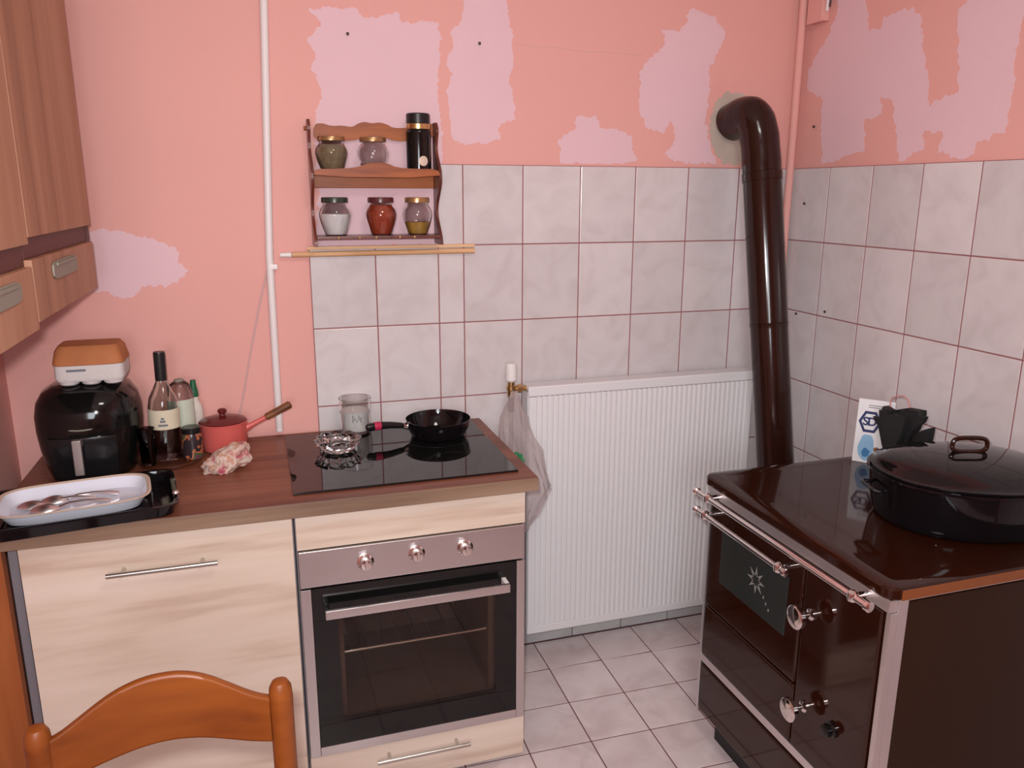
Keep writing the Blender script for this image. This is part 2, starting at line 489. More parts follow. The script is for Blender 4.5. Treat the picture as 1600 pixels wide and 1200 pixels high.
# ---- pale filler patches on the painted walls
def ragged(pts, step=.02, amp=.006, seed=0):
    out = []
    n = len(pts)
    for i in range(n):
        p, q = Vector(pts[i]), Vector(pts[(i + 1) % n])
        k = max(1, int((q - p).length / step))
        nr = Vector((-(q - p).y, (q - p).x)).normalized()
        for s in range(k):
            t = p.lerp(q, s / k)
            d = noise.noise(Vector((t.x * 95, t.y * 95, seed))) * amp * 1.5 + noise.noise(Vector((t.x * 40, t.y * 40, seed + 9))) * amp * 1.2 + noise.noise(Vector((t.x * 14, t.y * 14, seed + 5))) * amp
            out.append(t + nr * d)
    return out
def patch_back(name, px, seed, mat='patch', off=.0006, clip=None):
    P = []
    for x, y in px:
        v = onY(x, y, .008); P.append((v.x, v.z))
    P = ragged(P, .006, .006, seed)
    if clip is not None: P = [Vector((p.x, max(p.y, clip))) for p in P]
    return obj(name, prism(B(), P, lambda p: (p[0], .0081, p[1]), lambda p: (p[0], .008 - off, p[1])), M[mat], wall_back, smooth=0)
def patch_right(name, px, seed, mat='patch', off=.0006, clip=None):
    P = []
    for x, y in px:
        v = onX(x, y, .008); P.append((v.y, v.z))
    P = ragged(P, .006, .006, seed)
    if clip is not None: P = [Vector((p.x, max(p.y, clip))) for p in P]
    return obj(name, prism(B(), P, lambda p: (.0081, p[0], p[1]), lambda p: (.008 - off, p[0], p[1])), M[mat], wall_right, smooth=0)
patch_back('filler_patch', [(482, 15), (515, 11), (560, 16), (570, 27), (622, 21), (626, 36), (687, 35), (687, 75), (685, 150), (689, 195), (692, 250), (696, 300), (690, 384), (492, 384), (497, 300), (494, 220), (491, 180), (500, 160), (502, 135), (490, 110), (492, 92), (481, 62), (500, 35)], 1)
patch_back('filler_patch', [(730, -70), (787, -70), (791, 0), (800, 50), (801, 105), (795, 125), (800, 150), (805, 185), (777, 200), (782, 215), (752, 226), (727, 226), (705, 215), (702, 175), (697, 140), (707, 117), (697, 92), (710, 70), (705, 50), (720, 37), (726, 0)], 2)
patch_back('filler_patch', [(1078, 14), (1117, 26), (1131, 52), (1124, 82), (1109, 105), (1107, 154), (1103, 192), (1111, 236), (1120, 256), (1054, 253), (1037, 242), (1056, 217), (1048, 187), (1037, 209), (1012, 203), (999, 170), (1001, 110), (1021, 85), (1037, 71), (1040, 52), (1032, 47), (1062, 47), (1073, 33), (1070, 25)], 3, clip=ZT + .006)
patch_back('filler_patch', [(900, 184), (933, 181), (938, 198), (963, 203), (985, 212), (988, 234), (996, 250), (974, 256), (875, 256), (874, 234), (871, 217), (897, 201)], 4, clip=ZT + .006)
patch_back('filler_patch', [(100, 352), (154, 359), (196, 361), (233, 373), (275, 387), (280, 410), (298, 427), (261, 448), (224, 448), (210, 462), (187, 466), (158, 455), (100, 455)], 5)
patch_back('cement_patch', [(1118, 158), (1135, 146), (1160, 144), (1182, 160), (1182, 235), (1160, 259), (1130, 256), (1115, 232), (1109, 190)], 6, 'cement', .0014, ZT + .006)
patch_right('filler_patch', [(1317, -60), (1354, -60), (1354, 0), (1357, 47), (1377, 47), (1382, 27), (1425, 12), (1440, 25), (1444, 75), (1450, 125), (1453, 162), (1482, 150), (1497, 145), (1497, 50), (1497, 15), (1512, 0), (1530, -60), (1620, -60), (1594, 50), (1585, 112), (1582, 150), (1572, 207), (1550, 210), (1545, 220), (1527, 222), (1522, 240), (1500, 250), (1465, 240), (1472, 207), (1445, 205), (1442, 230), (1417, 250), (1405, 252), (1400, 200), (1395, 155), (1375, 152), (1377, 180), (1352, 187), (1350, 235), (1325, 242), (1300, 252), (1285, 252), (1282, 212), (1285, 155), (1260, 140), (1265, 107), (1295, 55), (1307, 25)], 7, clip=ZT + .006)
# hairline crack in the back wall's paint
ck = [onY(x, y, .0078) for x, y in ((803, 68), (835, 73), (870, 74), (905, 80), (950, 82), (1005, 86))]
obj('crack', tube(B(), ck, .0007, 5), M['cable'], wall_back, smooth=0)
# screws left in the walls
for (x, y, wl) in ((543, 53, 'b'), (749, 68, 'b'), (1273, 198, 'r'), (1258, 318, 'r'), (1245, 490, 'r'), (1290, 487, 'r')):
    bm = B()
    if wl == 'b':
        p = onY(x, y, .004); lathe(bm, [(.002, 0), (.0048, .003), (.004, .006), (.0015, .007)], mtx=Matrix.Translation(p) @ Matrix.Rotation(PI / 2, 4, 'X'), seg=10)
        obj('screw', bm, M['screw'], wall_back)
    else:
        p = onX(x, y, .0 if y > 262 else .006); lathe(bm, [(.002, 0), (.0048, .003), (.004, .006), (.0015, .007)], mtx=Matrix.Translation(p) @ Matrix.Rotation(-PI / 2, 4, 'Y'), seg=10)
        obj('screw', bm, M['screw'], wall_right)

# pink-painted heating pipe in the corner
bm = B()
tube(bm, [(-.024, -.022, .0), (-.024, -.022, 1.2), (-.024, -.022, 2.618)], .0135, 16)
tag(obj('heating_pipe', bm, M['pink'], loc=(-.024, -.022, 0)), 'thin upright heating pipe painted pink like the wall, in the room corner', 'pipe')

# pink junction box on the right wall, top of the corner
p0, p1 = onX(1258, 44, 0), onX(1297, 30, 0)
jb = thing('junction_box', 'pink-painted square junction box high on the wall by the corner', 'box', (-.0, p0.y - .07, p0.z))
obj('box_body', box(B(), -.022, .0075, p1.y + .012, p0.y - .046, p0.z + .002, p0.z + .15, .004), M['pink'], jb)
obj('box_lid', box(B(), -.028, -.022, p1.y + .009, p0.y - .042, p0.z, p0.z + .155, .002), M['pink'], jb)
obj('cable', tube(B(), [(-.012, p1.y + .004, p0.z + .03), (-.012, p1.y + .002, p0.z + .07), (-.014, p1.y + .004, p0.z + .11), (-.012, p1.y + .002, p0.z + .4)], .005, 8), M['conduit'], jb)
obj('cable', tube(B(), [(-.012, p1.y - .008, p0.z + .04), (-.010, p1.y - .009, p0.z + .08), (-.012, p1.y - .007, p0.z + .4)], .003, 8), M['screw'], jb)

# white conduit up the back wall, with a loose thin cord
cd0, cd1, cd2 = onY(437, 673, -.004), onY(421, 400, -.004), onY(412, 0, -.004)
bm = B()
top = cd2 + (cd2 - cd1) * ((2.618 - cd2.z) / (cd2.z - cd1.z))
tube(bm, [cd0, cd1, cd2, top], .0112, 12)
cn = thing('cable_conduit', 'slim white cable conduit running up the pink wall beside the spice rack', 'conduit', (cd0.x, -.004, cd0.z))
obj('duct', bm, M['conduit'], cn)
for z in (.41,):
    q = cd0.lerp(cd2, z)
    obj('clip', box(B(), q.x - .0115, q.x + .0115, -.0150, .0075, q.z - .008, q.z + .008, .002), M['conduit'], cn)
cp = [onY(x, y, .002) for x, y in ((422, 404), (411, 450), (400, 505), (390, 560), (381, 615), (373, 655))]
tag(obj('cord', tube(B(), cp, .0025, 8), M['cable'], loc=cp[-1]), 'thin pale cord hanging slack on the pink wall left of the conduit', 'cord')

# ================================================================== WALL CABINETS (left wall)
def wall_cab(y0, y1, dz, label, hy):
    t = thing('wall_cabinet', label, 'cabinet', (-2.4, (y0 + y1) / 2, 1.39 + dz), 'oak wall cabinets')
    obj('carcass', box(B(), XL + .003, -2.272, y0 + .004, y1 - .004, 1.395 + dz, 2.26, .001), M['maroon'], t)
    obj('door', box(B(), -2.271, -2.25, y0 + .002, y1 - .002, 1.548 + dz, 2.26, .002), M['oak'], t)
    fl = obj('flap', box(B(), -2.271, -2.25, y0 + .002, y1 - .002, 1.39 + dz, 1.507 + dz, .002), M['oak'], t)
    obj('band', box(B(), -2.2715, -2.262, y0 + .002, y1 - .002, 1.5075 + dz, 1.5475 + dz, .001), M['maroon'], t, label='dark maroon band between door and flap')
    P = [(y, z) for y, z in superellipse(.115, .019, 5, 24)]
    h = prism(B(), P, lambda p: (-2.2495, hy + p[0], 1.474 + dz + p[1]), lambda p: (-2.2455, hy + p[0], 1.474 + dz + p[1]), .0012)
    box(h, -2.2455, -2.242, hy - .09, hy + .09, 1.482 + dz, 1.489 + dz, .001)
    obj('handle', h, M['nickel'], fl, label='flat dull nickel pull plate')
    if dz == 0: obj('hinge', box(B(), -2.272, -2.258, y1 - .0015, y1 + .012, 1.505, 1.572, .002), M['maroon'], t)
    if dz == 0: obj('hinge', box(B(), -2.268, -2.252, y1 - .0015, y1 + .008, 1.99, 2.06, .002), M['maroon'], t)
wall_cab(-.82, -.215, 0, 'brown oak wall cabinet nearer the back wall, maroon band above its flap', -.562)
wall_cab(-1.44, -.8215, -.012, 'brown oak wall cabinet nearer the camera, cut off by the picture edge', -1.04)

# ================================================================== BASE UNITS, WORKTOP, HOB, OVEN
ZW = .89
wt = thing('worktop', 'walnut-brown worktop with greyish front edge over the base cabinets', 'worktop', (-1.82, -.3, .852))
obj('slab', box(B(), -2.482, -1.172, -.6125, -.012, .852, ZW, .002), M['walnut'], wt)
obj('front_edge', box(B(), -2.482, -1.172, -.6165, -.6126, .8525, ZW - .0008, .0015), M['walnut_edge'], wt)

hob = thing('ceramic_hob', 'black glass ceramic hob set into the brown worktop', 'hob', (-1.508, -.305, ZW))
P = superellipse(.298, .254, 40, 60)
obj('glass_plate', box(B(), -1.806, -1.21, -.558, -.05, ZW + .0004, ZW + .006, .002), M['hob'], hob)
for (x, y, r) in ((-1.66, -.19, .09), (-1.36, -.20, .105), (-1.66, -.43, .105), (-1.36, -.43, .075)):
    bm = B(); n = 48
    rings(bm, [[(x + q * math.cos(2 * PI * i / n), y + q * math.sin(2 * PI * i / n), ZW + zz) for i in range(n)] for q, zz in ((r, .0060), (r, .00615), (r - .0018, .00615), (r - .0018, .0060))], False, False)
    obj('cooking_ring', bm, M['hobring'], hob, smooth=0)

def bar_handle(parent, x0, x1, y, z, r=.006, inset=.035):
    bm = tube(B(), [(x0, y, z), (x1, y, z)], r, 14)
    for x in (x0 + inset, x1 - inset): tube(bm, [(x, y, z), (x, y + .0305, z)], r * .8, 10)
    return obj('handle', bm, M['handle'], parent, label='round nickel bar handle')

cab = thing('base_cabinet', 'cream oak base cabinet with one door, left of the oven', 'cabinet', (-2.125, -.3, 0), 'cream base units')
bm = B()
box(bm, -2.440, -2.422, -.566, -.03, .1, .849); box(bm, -1.828, -1.810, -.566, -.03, .1, .849); box(bm, -2.421, -1.829, -.566, -.03, .1, .118); box(bm, -2.421, -1.829, -.05, -.03, .119, .849)
obj('carcass', bm, M['carcass'], cab)
dr = obj('door', box(B(), -2.415, -1.8135, -.586, -.567, .108, .843, .0015), M['cream'], cab)
bar_handle(dr, -2.236, -1.992, -.617, .763)
obj('plinth', box(B(), -2.43, -1.815, -.53, -.512, .0, .099), M['carcass'], cab)

oc = thing('oven_cabinet', 'cream oak housing unit around the built-in oven, with a drawer below', 'cabinet', (-1.505, -.3, 0), 'cream base units')
bm = B()
box(bm, -1.8075, -1.7945, -.566, -.03, .1, .849); box(bm, -1.2135, -1.2, -.566, -.03, .1, .849); box(bm, -1.794, -1.214, -.566, -.03, .1, .116); box(bm, -1.794, -1.214, -.05, -.03, .117, .849)
obj('carcass', bm, M['carcass'], oc)
obj('top_panel', box(B(), -1.8055, -1.2, -.586, -.567, .7515, .843, .0015), M['cream'], oc)
d2 = obj('drawer', box(B(), -1.8055, -1.2, -.586, -.567, .02, .1455, .0015), M['cream'], oc)
bar_handle(d2, -1.631, -1.369, -.617, .112)

ov = thing('oven', 'built-in stainless steel oven with black glass door under the hob', 'oven', (-1.505, -.3, .15))
cx0, cx1, cz0, cz1 = -1.70, -1.30, .235, .56
bm = B()   # cavity lining: five walls
box(bm, cx0 - .02, cx0, -.56, -.12, cz0 - .02, cz1 + .02); box(bm, cx1, cx1 + .02, -.56, -.12, cz0 - .02, cz1 + .02)
box(bm, cx0, cx1, -.14, -.12, cz0 - .02, cz1 + .02); box(bm, cx0, cx1, -.56, -.14, cz0 - .02, cz0); box(bm, cx0, cx1, -.56, -.14, cz1, cz1 + .02)
obj('cavity', bm, M['ovenin'], ov)
bm = B()
for k in range(9):
    x = cx0 + .02 + k * (cx1 - cx0 - .04) / 8
    tube(bm, [(x, -.54, .425), (x, -.16, .425)], .0011, 6)
tube(bm, [(cx0 + .002, -.545, .425), (cx1 - .002, -.545, .425)], .004, 8); tube(bm, [(cx0 + .002, -.17, .425), (cx1 - .002, -.17, .425)], .003, 8)
obj('wire_shelf', bm, M['handle'], ov)
pn = obj('control_panel', box(B(), -1.8045, -1.2025, -.594, -.567, .649, .749, .003), M['steel'], ov)
for kx, kz in ((-1.638, .703), (-1.504, .708), (-1.373, .706)):
    mt = Matrix.Translation((kx, -.594, kz)) @ Matrix.Rotation(PI / 2, 4, 'X')
    bm = lathe(B(), [(.022, 0), (.022, .004), (.017, .007), (.016, .022), (.013, .026), (.004, .0272)], mtx=mt, seg=28)
    box(bm, kx - .004, kx + .004, -.628, -.612, kz - .008, kz + .019, .0018)
    obj('knob', bm, M['chrome'], pn)
gx0, gx1, gz0, gz1 = -1.7775, -1.2265, .178, .6445
wx0, wx1, wz0, wz1 = -1.714, -1.287, .244, .553
bm = B()
box(bm, gx0, gx1, -.592, -.568, wz1, gz1, .0012); box(bm, gx0, gx1, -.592, -.568, gz0, wz0, .0012)
box(bm, gx0, wx0, -.5919, -.568, wz0 + .0001, wz1 - .0001, .0006); box(bm, wx1, gx1, -.5919, -.568, wz0 + .0001, wz1 - .0001, .0006)
door = obj('door', bm, M['blackgloss'], ov)
obj('window', box(B(), wx0 + .0005, wx1 - .0005, -.5905, -.5865, wz0 + .0005, wz1 - .0005), M['ovenglass'], door, smooth=0, label='tinted glass oven window')
bm = B()
box(bm, -1.8045, gx0 - .0005, -.594, -.568, .150, gz1, .0012); box(bm, gx1 + .0005, -1.2025, -.594, -.568, .150, gz1, .0012)
box(bm, gx0, gx1, -.594, -.568, .150, gz0 - .0005, .0012)
obj('door_frame', bm, M['steel'], ov)
bm = box(B(), -1.748, -1.258, -.640, -.628, .577, .601, .0025)
hd = obj('handle', bm, M['steel'], door, label='flat steel handle bar')
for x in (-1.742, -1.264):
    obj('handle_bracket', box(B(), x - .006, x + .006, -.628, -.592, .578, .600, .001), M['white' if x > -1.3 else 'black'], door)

# orange wooden filler board between the base cabinet and the left wall
tag(obj('filler_board', box(B(), XL + .003, -2.4425, -.60, -.570, .0, .848, .003), M['pine'], loc=(-2.51, -.589, 0)),
    'upright orange-brown wooden board between the base cabinet and left wall', 'board')

# ================================================================== RADIATOR
rx0, rx1, ry0, ry1, rz0, rz1 = -1.028, -.165, -.105, -.035, .098, 1.008
rad = thing('radiator', 'white ribbed panel radiator under the wall tiles', 'radiator', (-.6, -.07, 0))
bm = B()
n = int((rx1 - rx0 - .04) / .0096)
pr = []
x = rx0 + .02; stp = (rx1 - rx0 - .04) / n
for i in range(n):
    y = ry0 if i % 2 == 0 else ry0 + .0026
    a, b = x + stp * i, x + stp * (i + 1)
    pr += [(a + .0016, y), (b - .0016, y)]
outline = [(rx0, ry0 + .006), (rx0 + .004, ry0)] + pr + [(rx1 - .004, ry0), (rx1, ry0 + .006)]
za, zb = rz0 + .03, rz1 - .035
top = [bm.verts.new((px, py, zb)) for px, py in outline]; bot = [bm.verts.new((px, py, za)) for px, py in outline]
for i in range(len(outline) - 1): bm.faces.new((bot[i], bot[i + 1], top[i + 1], top[i]))
box(bm, rx0, rx1, ry0, ry0 + .012, zb, rz1, .004); box(bm, rx0, rx1, ry0, ry0 + .012, rz0, za, .004)
obj('front_panel', bm, M['radiator'], rad, smooth=20)
bm = box(B(), rx0 + .002, rx1 - .002, ry0 + .0125, ry1, rz1 - .02, rz1 - .001, .003)
obj('top_grille', bm, M['radiator'], rad)
for x in (rx0, rx1 - .006): obj('side_panel', box(B(), x, x + .006, ry0 + .0125, ry1, rz0 + .01, rz1 - .022, .002), M['radiator'], rad)
obj('back_panel', box(B(), rx0 + .01, rx1 - .01, ry1 - .012, ry1 - .002, rz0 + .01, rz1 - .03, .003), M['radiator'], rad)
for x in (rx0 + .15, rx1 - .15): obj('bracket', box(B(), x - .015, x + .015, ry1 - .001, -.005, .3, .9), M['radiator'], rad)
vx, vy, vz = -1.078, -.07, 1.005
obj('thermostat_head', lathe(B(), [(.014, .018), (.019, .024), (.019, .06), (.0175, .074), (.012, .08), (.004, .081)], c=(vx, vy, vz), seg=20), M['white'], rad)
bm = lathe(B(), [(.010, -.035), (.013, -.03), (.013, -.012), (.0155, -.01), (.0155, .004), (.012, .006), (.012, .018)], c=(vx, vy, vz), seg=16)
tube(bm, [(vx, vy, vz - .008), (rx0 + .012, vy, vz - .008)], .0095, 12)
tube(bm, [(rx0 - .03, vy, vz - .008), (rx0 - .012, vy, vz - .008)], .0145, 6)
obj('valve', bm, M['brass'], rad, label='brass radiator valve')
bm = tube(B(), [(vx, vy, vz - .03), (vx, vy, .5), (vx, vy, .0)], .008, 12)
obj('feed_pipe', bm, M['nickel'], rad)
tube_tape = tube(B(), [(vx, vy, vz - .036), (vx, vy, vz - .085)], .0105, 10)
obj('tape_wrap', tube_tape, M['blackmatt'], rad)

# sheer plastic bag hanging from the valve between worktop and radiator
bm = B(); rs = []
seg = 48
lv = [(1.0, .010, .010, -1.078, -.100), (.965, .022, .02, -1.085, -.115), (.92, .046, .04, -1.096, -.15), (.86, .056, .06, -1.096, -.19), (.79, .064, .09, -1.088, -.22), (.72, .068, .10, -1.078, -.24), (.66, .052, .09, -1.098, -.25), (.61, .038, .07, -1.108, -.25), (.57, .022, .04, -1.112, -.25), (.56, .006, .01, -1.112, -.25)]
lv2 = []
for p, q in zip(lv, lv[1:]):
    lv2 += [tuple(p[i] + (q[i] - p[i]) * k / 3 for i in range(5)) for k in range(3)]
lv2.append(lv[-1])
for z, a, b, cx, cy in lv2:
    ring = []
    for i in range(seg):
        t = 2 * PI * i / seg
        k = 1 + .42 * noise.noise(Vector((math.cos(t) * 2.2, math.sin(t) * 2.2, z * 9))) + .22 * noise.noise(Vector((math.cos(t) * 6, math.sin(t) * 6, z * 22)))
        ring.append((max(-1.163, cx + a * k * math.cos(t)), min(-.112, cy + b * k * math.sin(t)), z + .006 * noise.noise(Vector((t * 2, z * 5, 3)))))
    rs.append(ring)
rings(bm, rs, False, True)
for f in bm.faces:
    c = f.calc_center_median()
    f.material_index = 1 if (.79 < c.z < .845 and -1.124 < c.x < -1.100 and c.y < -.22) else 0
bg = obj('plastic_bag', bm, [M['bag'], M['baggreen']], loc=(-1.108, -.25, .5), smooth=60)
tag(bg, 'sheer plastic bag with green print hanging between worktop and radiator', 'bag')

# ================================================================== WOOD-FIRED STOVE
SO, SA = Vector((-.662, -.648, 0)), math.radians(0.0)
st = thing('wood_stove', 'brown enamelled wood-burning kitchen stove with chrome rails against the right wall', 'stove', SO, rz=SA)
SM = chain(st)
# local frame: x = into the wall, -y = along the front towards the camera, z up
SL, SD = .692, .625
def sbox(bm, u0, u1, d0, d1, z0, z1, bev=0, seg=2): return box(bm, d0, d1, -u1, -u0, z0, z1, bev, seg, SM)
def sp(u, d, z): return SM @ Vector((d, -u, z))
obj('body', sbox(B(), .008, SL - .004, .014, SD, .1, .822, .003), M['brownside'], st)
obj('plinth', sbox(B(), .03, SL - .03, .05, SD - .02, 0, .0995), M['blackmatt'], st)
# top plate with rounded corners and raised rim
bm = B()
def rrect(u0, u1, d0, d1, r, seg=6):
    out = []
    for cu, cdp, a0 in ((u1 - r, d1 - r, 0), (u0 + r, d1 - r, 90), (u0 + r, d0 + r, 180), (u1 - r, d0 + r, 270)):
        for k in range(seg + 1):
            a = math.radians(a0 + 90 * k / seg); out.append((cu + r * math.cos(a), cdp + r * math.sin(a)))
    return out
def rr_ring(o, z): return [sp(u, d, z) for u, d in rrect(-.012 + o, SL + .016 - o, -.022 + o, SD + .005 - o, max(.006, .03 - o))]
rings(bm, [rr_ring(.004, .829), rr_ring(.0, .833), rr_ring(0, .852), rr_ring(.004, .857), rr_ring(.018, .860), rr_ring(.034, .8602), rr_ring(.046, .8596), rr_ring(.052, .8595)])
bmesh.ops.recalc_face_normals(bm, faces=bm.faces)
obj('top_plate', bm, M['brown'], st, label='glossy brown cooking plate')
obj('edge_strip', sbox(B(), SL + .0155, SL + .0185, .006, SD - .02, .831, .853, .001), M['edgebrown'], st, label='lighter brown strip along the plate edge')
obj('trim_strip', sbox(B(), -.004, SL + .008, -.012, SD, .8225, .8285, .001), M['silver'], st)
obj('front_band', sbox(B(), .004, SL + .002, -.008, .0135, .796, .822, .002), M['silver'], st, label='satin silver band under the plate')
obj('corner_post', sbox(B(), 0, .011, -.003, .0135, .1, .795, .001), M['silver'], st)
bm = sbox(B(), SL - .008, SL + .005, -.004, .0135, .1, .795, .001); sbox(bm, SL - .003, SL + .005, .0137, .038, .1, .821, .001)
obj('corner_post', bm, M['silver'], st)
obj('side_panel', sbox(B(), SL - .004, SL + .002, .0385, SD - .01, .105, .815, .002), M['brownside'], st)
obj('front_strip', sbox(B(), .0115, SL - .0125, -.001, .0135, .268, .293, .001), M['silver'], st)
fd = obj('fire_door', sbox(B(), .016, .428, -.006, .0135, .462, .792, .006, 3), M['brown'], st)
obj('window', sbox(B(), .084, .378, -.009, -.0055, .563, .728, .0012), M['doorglass'], fd, label='dark glass fire window')
# etched flower on the window
bm = B(); fu, fz = .252, .652
for k in range(8):
    a = 2 * PI * k / 8
    P = [(.012 * math.cos(a - .5), .012 * math.sin(a - .5)), (.038 * math.cos(a), .038 * math.sin(a)), (.012 * math.cos(a + .5), .012 * math.sin(a + .5)), (.020 * math.cos(a), .020 * math.sin(a))]
    prism(bm, P, lambda p: sp(fu + p[0], -.0092, fz + p[1]), lambda p: sp(fu + p[0], -.0096, fz + p[1]))
for k in range(3):
    P = [(.036 + .012 * k + q * .6, -.03 - .012 * k + s) for q, s in ((-.004, 0), (0, -.005), (.006, 0), (0, .005))]
    prism(bm, P, lambda p: sp(fu + p[0], -.0092, fz + p[1]), lambda p: sp(fu + p[0], -.0096, fz + p[1]))
obj('etched_flower', bm, M['etch'], fd, smooth=0)
obj('ash_door', sbox(B(), .016, .428, -.006, .0135, .298, .456, .006, 3), M['brown'], st)
od = obj('oven_door', sbox(B(), .434, SL - .016, -.006, .0135, .298, .792, .006, 3), M['brown'], st)
obj('drawer', sbox(B(), .016, SL - .016, -.004, .0135, .108, .262, .004, 3), M['brown'], st, label='dark brown wood drawer')
def rail(name, u0, u1, z, off, us, r=.008):
    bm = tube(B(), [sp(u0, -off, z), sp(u1, -off, z)], r, 14)
    for u in (u0, u1):
        lathe(bm, [(.0085, -.006), (.0115, -.003), (.0115, .006), (.006, .009)], mtx=Matrix.Translation(sp(u, -off, z)) @ Matrix.Rotation(PI / 2 * (1 if u == u1 else -1), 4, 'X'), seg=16)
    for u in us:
        tube(bm, [sp(u, -off, z), sp(u, -.004, z)], .008, 12)
        lathe(bm, [(.004, -.014), (.011, -.009), (.0125, 0), (.011, .009), (.004, .014)], mtx=Matrix.Translation(sp(u, -off, z)), seg=16)
    return obj(name, bm, M['chrome'], st, label='chrome ' + name.replace('_', ' '))
rail('towel_rail', .004, .676, .810, .046, (.06, .632))
rail('door_rail', .008, .410, .757, .046, (.05, .385))
for (u, z) in ((.468, .672), (.474, .43)):
    mt = Matrix.Translation(sp(u, -.006, z)) @ Matrix.Rotation(-PI / 2, 4, 'Y')
    obj('knob', lathe(B(), [(.014, 0), (.014, .004), (.006, .007), (.006, .030), (.024, .034), (.0285, .038), (.0285, .048), (.024, .051), (.003, .052)], mtx=mt, seg=28), M['chrome'], st, label='round chrome knob')
mt = Matrix.Translation(sp(.572, -.006, .437)) @ Matrix.Rotation(-PI / 2, 4, 'Y')
obj('dial', lathe(B(), [(.019, 0), (.019, .006), (.015, .010), (.014, .022), (.010, .026), (.003, .027)], mtx=mt, seg=24), M['blackgloss'], st, label='small black dial')

# stovepipe: from the hole in the back wall down to the stove's rear left
pp = thing('stove_pipe', 'shiny dark brown stovepipe bending into the back wall by the corner', 'pipe', (-.19, -.30, .38))
R = .0625
E0, E1 = Vector((-.232, -.155, 1.70)), Vector((-.188, -.30, .70))
dd = (E1 - E0).normalized()
hole = Vector((-.262, .0, 1.868))
pts = []
q0 = hole + Vector((0, -.006, 0)); q3 = E0 + dd * -.0
ctr = [q0, q0 + Vector((0, -.13, .035)), E0 - dd * .19, E0]
for k in range(17):
    t = k / 16
    pts.append(ctr[0] * (1 - t) ** 3 + ctr[1] * 3 * t * (1 - t) ** 2 + ctr[2] * 3 * t * t * (1 - t) + ctr[3] * t ** 3)
bm = B()
for k in range(0, 16, 4):       # segmented elbow: short pleats
    pass
rad_ = [R * (1.0 + (.018 if k % 3 == 0 else 0)) for k in range(17)]
obj('elbow', tube(B(), pts, rad_, 32), M['pipe'], pp)
obj('upper_pipe', tube(B(), [E0 + dd * .002, E0 + dd * .03, E0 + dd * .031, E0 + dd * .5], [R * 1.045, R * 1.045, R, R], 32), M['pipe'], pp)
low = E0 + dd * .5
bend = [Vector((-.165, -.372, .42)), Vector((-.165, -.43, .40)), Vector((-.165, -.52, .40)), Vector((-.165, -.652, .40))]
obj('lower_pipe', tube(B(), [low + dd * .001, low + dd * .02, E1, E1 + dd * .22, bend[0] + Vector((0, .0, 0)), bend[1], bend[2], bend[3]], [R * 1.03, R * .99, R * .99, R * .99, R * .99, R * .99, R * .99, R * .99], 32), M['pipe'], pp)

# ---- roasting pot on the stove
ZS = .8604
pot = thing('roasting_pot', 'large oval black enamel roasting pot with lid on the stove', 'pot', (-.252, -1.108, ZS), rz=math.atan2(-.303, .953))
PM = chain(pot)
def oval(a, b, z, n=2.15, seg=56): return [PM @ Vector((x * .93, y, z * 1.08)) for x, y in superellipse(a, b, n, seg)]
bm = B()
rings(bm, [oval(.195, .142, .0), oval(.212, .158, .004), oval(.222, .168, .02), oval(.230, .175, .07), oval(.234, .179, .105), oval(.240, .185, .108), oval(.240, .185, .113), oval(.232, .177, .113), oval(.228, .173, .1), oval(.21, .155, .012)])
bmesh.ops.recalc_face_normals(bm, faces=bm.faces)
obj('body', bm, M['blackenamel'], pot)
bm = B()
rings(bm, [oval(.225, .170, .1135), oval(.2335, .1785, .1138), oval(.234, .179, .119), oval(.222, .167, .121), oval(.214, .160, .127), oval(.185, .137, .140), oval(.135, .1, .150), oval(.075, .055, .155), oval(.02, .015, .1565)])
bmesh.ops.recalc_face_normals(bm, faces=bm.faces)
lid = obj('lid', bm, M['blackenamel'], pot)
hp = []
for k in range(24):
    t = 2 * PI * k / 24
    x, z = superellipse(.042, .0175, 3.2, 24)[k]
    hp.append(PM @ Vector((x + .0, 0, .186 + z)))
obj('lid_handle', tube(B(), hp, .0055, 10, closed=True), M['brown'], lid, label='oval loop handle on the lid')
for s in (-1, 1):
    hp = [PM @ Vector((s * (.212 + o), y, .08 + dz)) for o, y, dz in ((.0, -.035, .0), (.012, -.038, .0), (.020, -.034, .002), (.023, -.015, .003), (.023, .015, .003), (.020, .034, .002), (.012, .038, 0), (.0, .035, 0))]
    obj('side_handle', tube(B(), hp, .005, 8), M['blackenamel'], pot)

# ---- card with the hexagon emblem, leaning on the wall tiles
c0, c1 = onZ(1331, 719, ZS), onZ(1378, 727, ZS)
cx = Vector((c1.x - c0.x, c1.y - c0.y, 0)); cw = .098; cx.normalize()
ctop = .188
cyv = Vector((-cx.y, cx.x, 0))       # backwards
cup = (Vector((0, 0, 1)) + cyv * .10).normalized()
def cpt(a, b, o): return c0 + cx * a + cup * b - cyv * o
card = thing('printed_card', 'white printed card with navy hexagon emblem standing on stove before the tiles', 'card', c0)
pb = [(0, 0), (cw, 0), (cw, ctop), (0, ctop)]
obj('board', prism(B(), pb, lambda p: cpt(p[0], p[1], 0), lambda p: cpt(p[0], p[1], .0016)), M['card'], card, smooth=0)
hx, hz = .036, .122
outer = [(hx + .031 * math.cos(PI / 6 * (2 * k)), hz + .036 * math.sin(PI / 6 * (2 * k))) for k in range(6)]
inner = [(hx + .023 * math.cos(PI / 6 * (2 * k)), hz + .027 * math.sin(PI / 6 * (2 * k))) for k in range(6)]
bm = B()
for k in range(6):
    q = [outer[k], outer[(k + 1) % 6], inner[(k + 1) % 6], inner[k]]
    prism(bm, q, lambda p: cpt(p[0], p[1], .0017), lambda p: cpt(p[0], p[1], .0022))
emb = obj('emblem', bm, M['navy'], card, smooth=0)
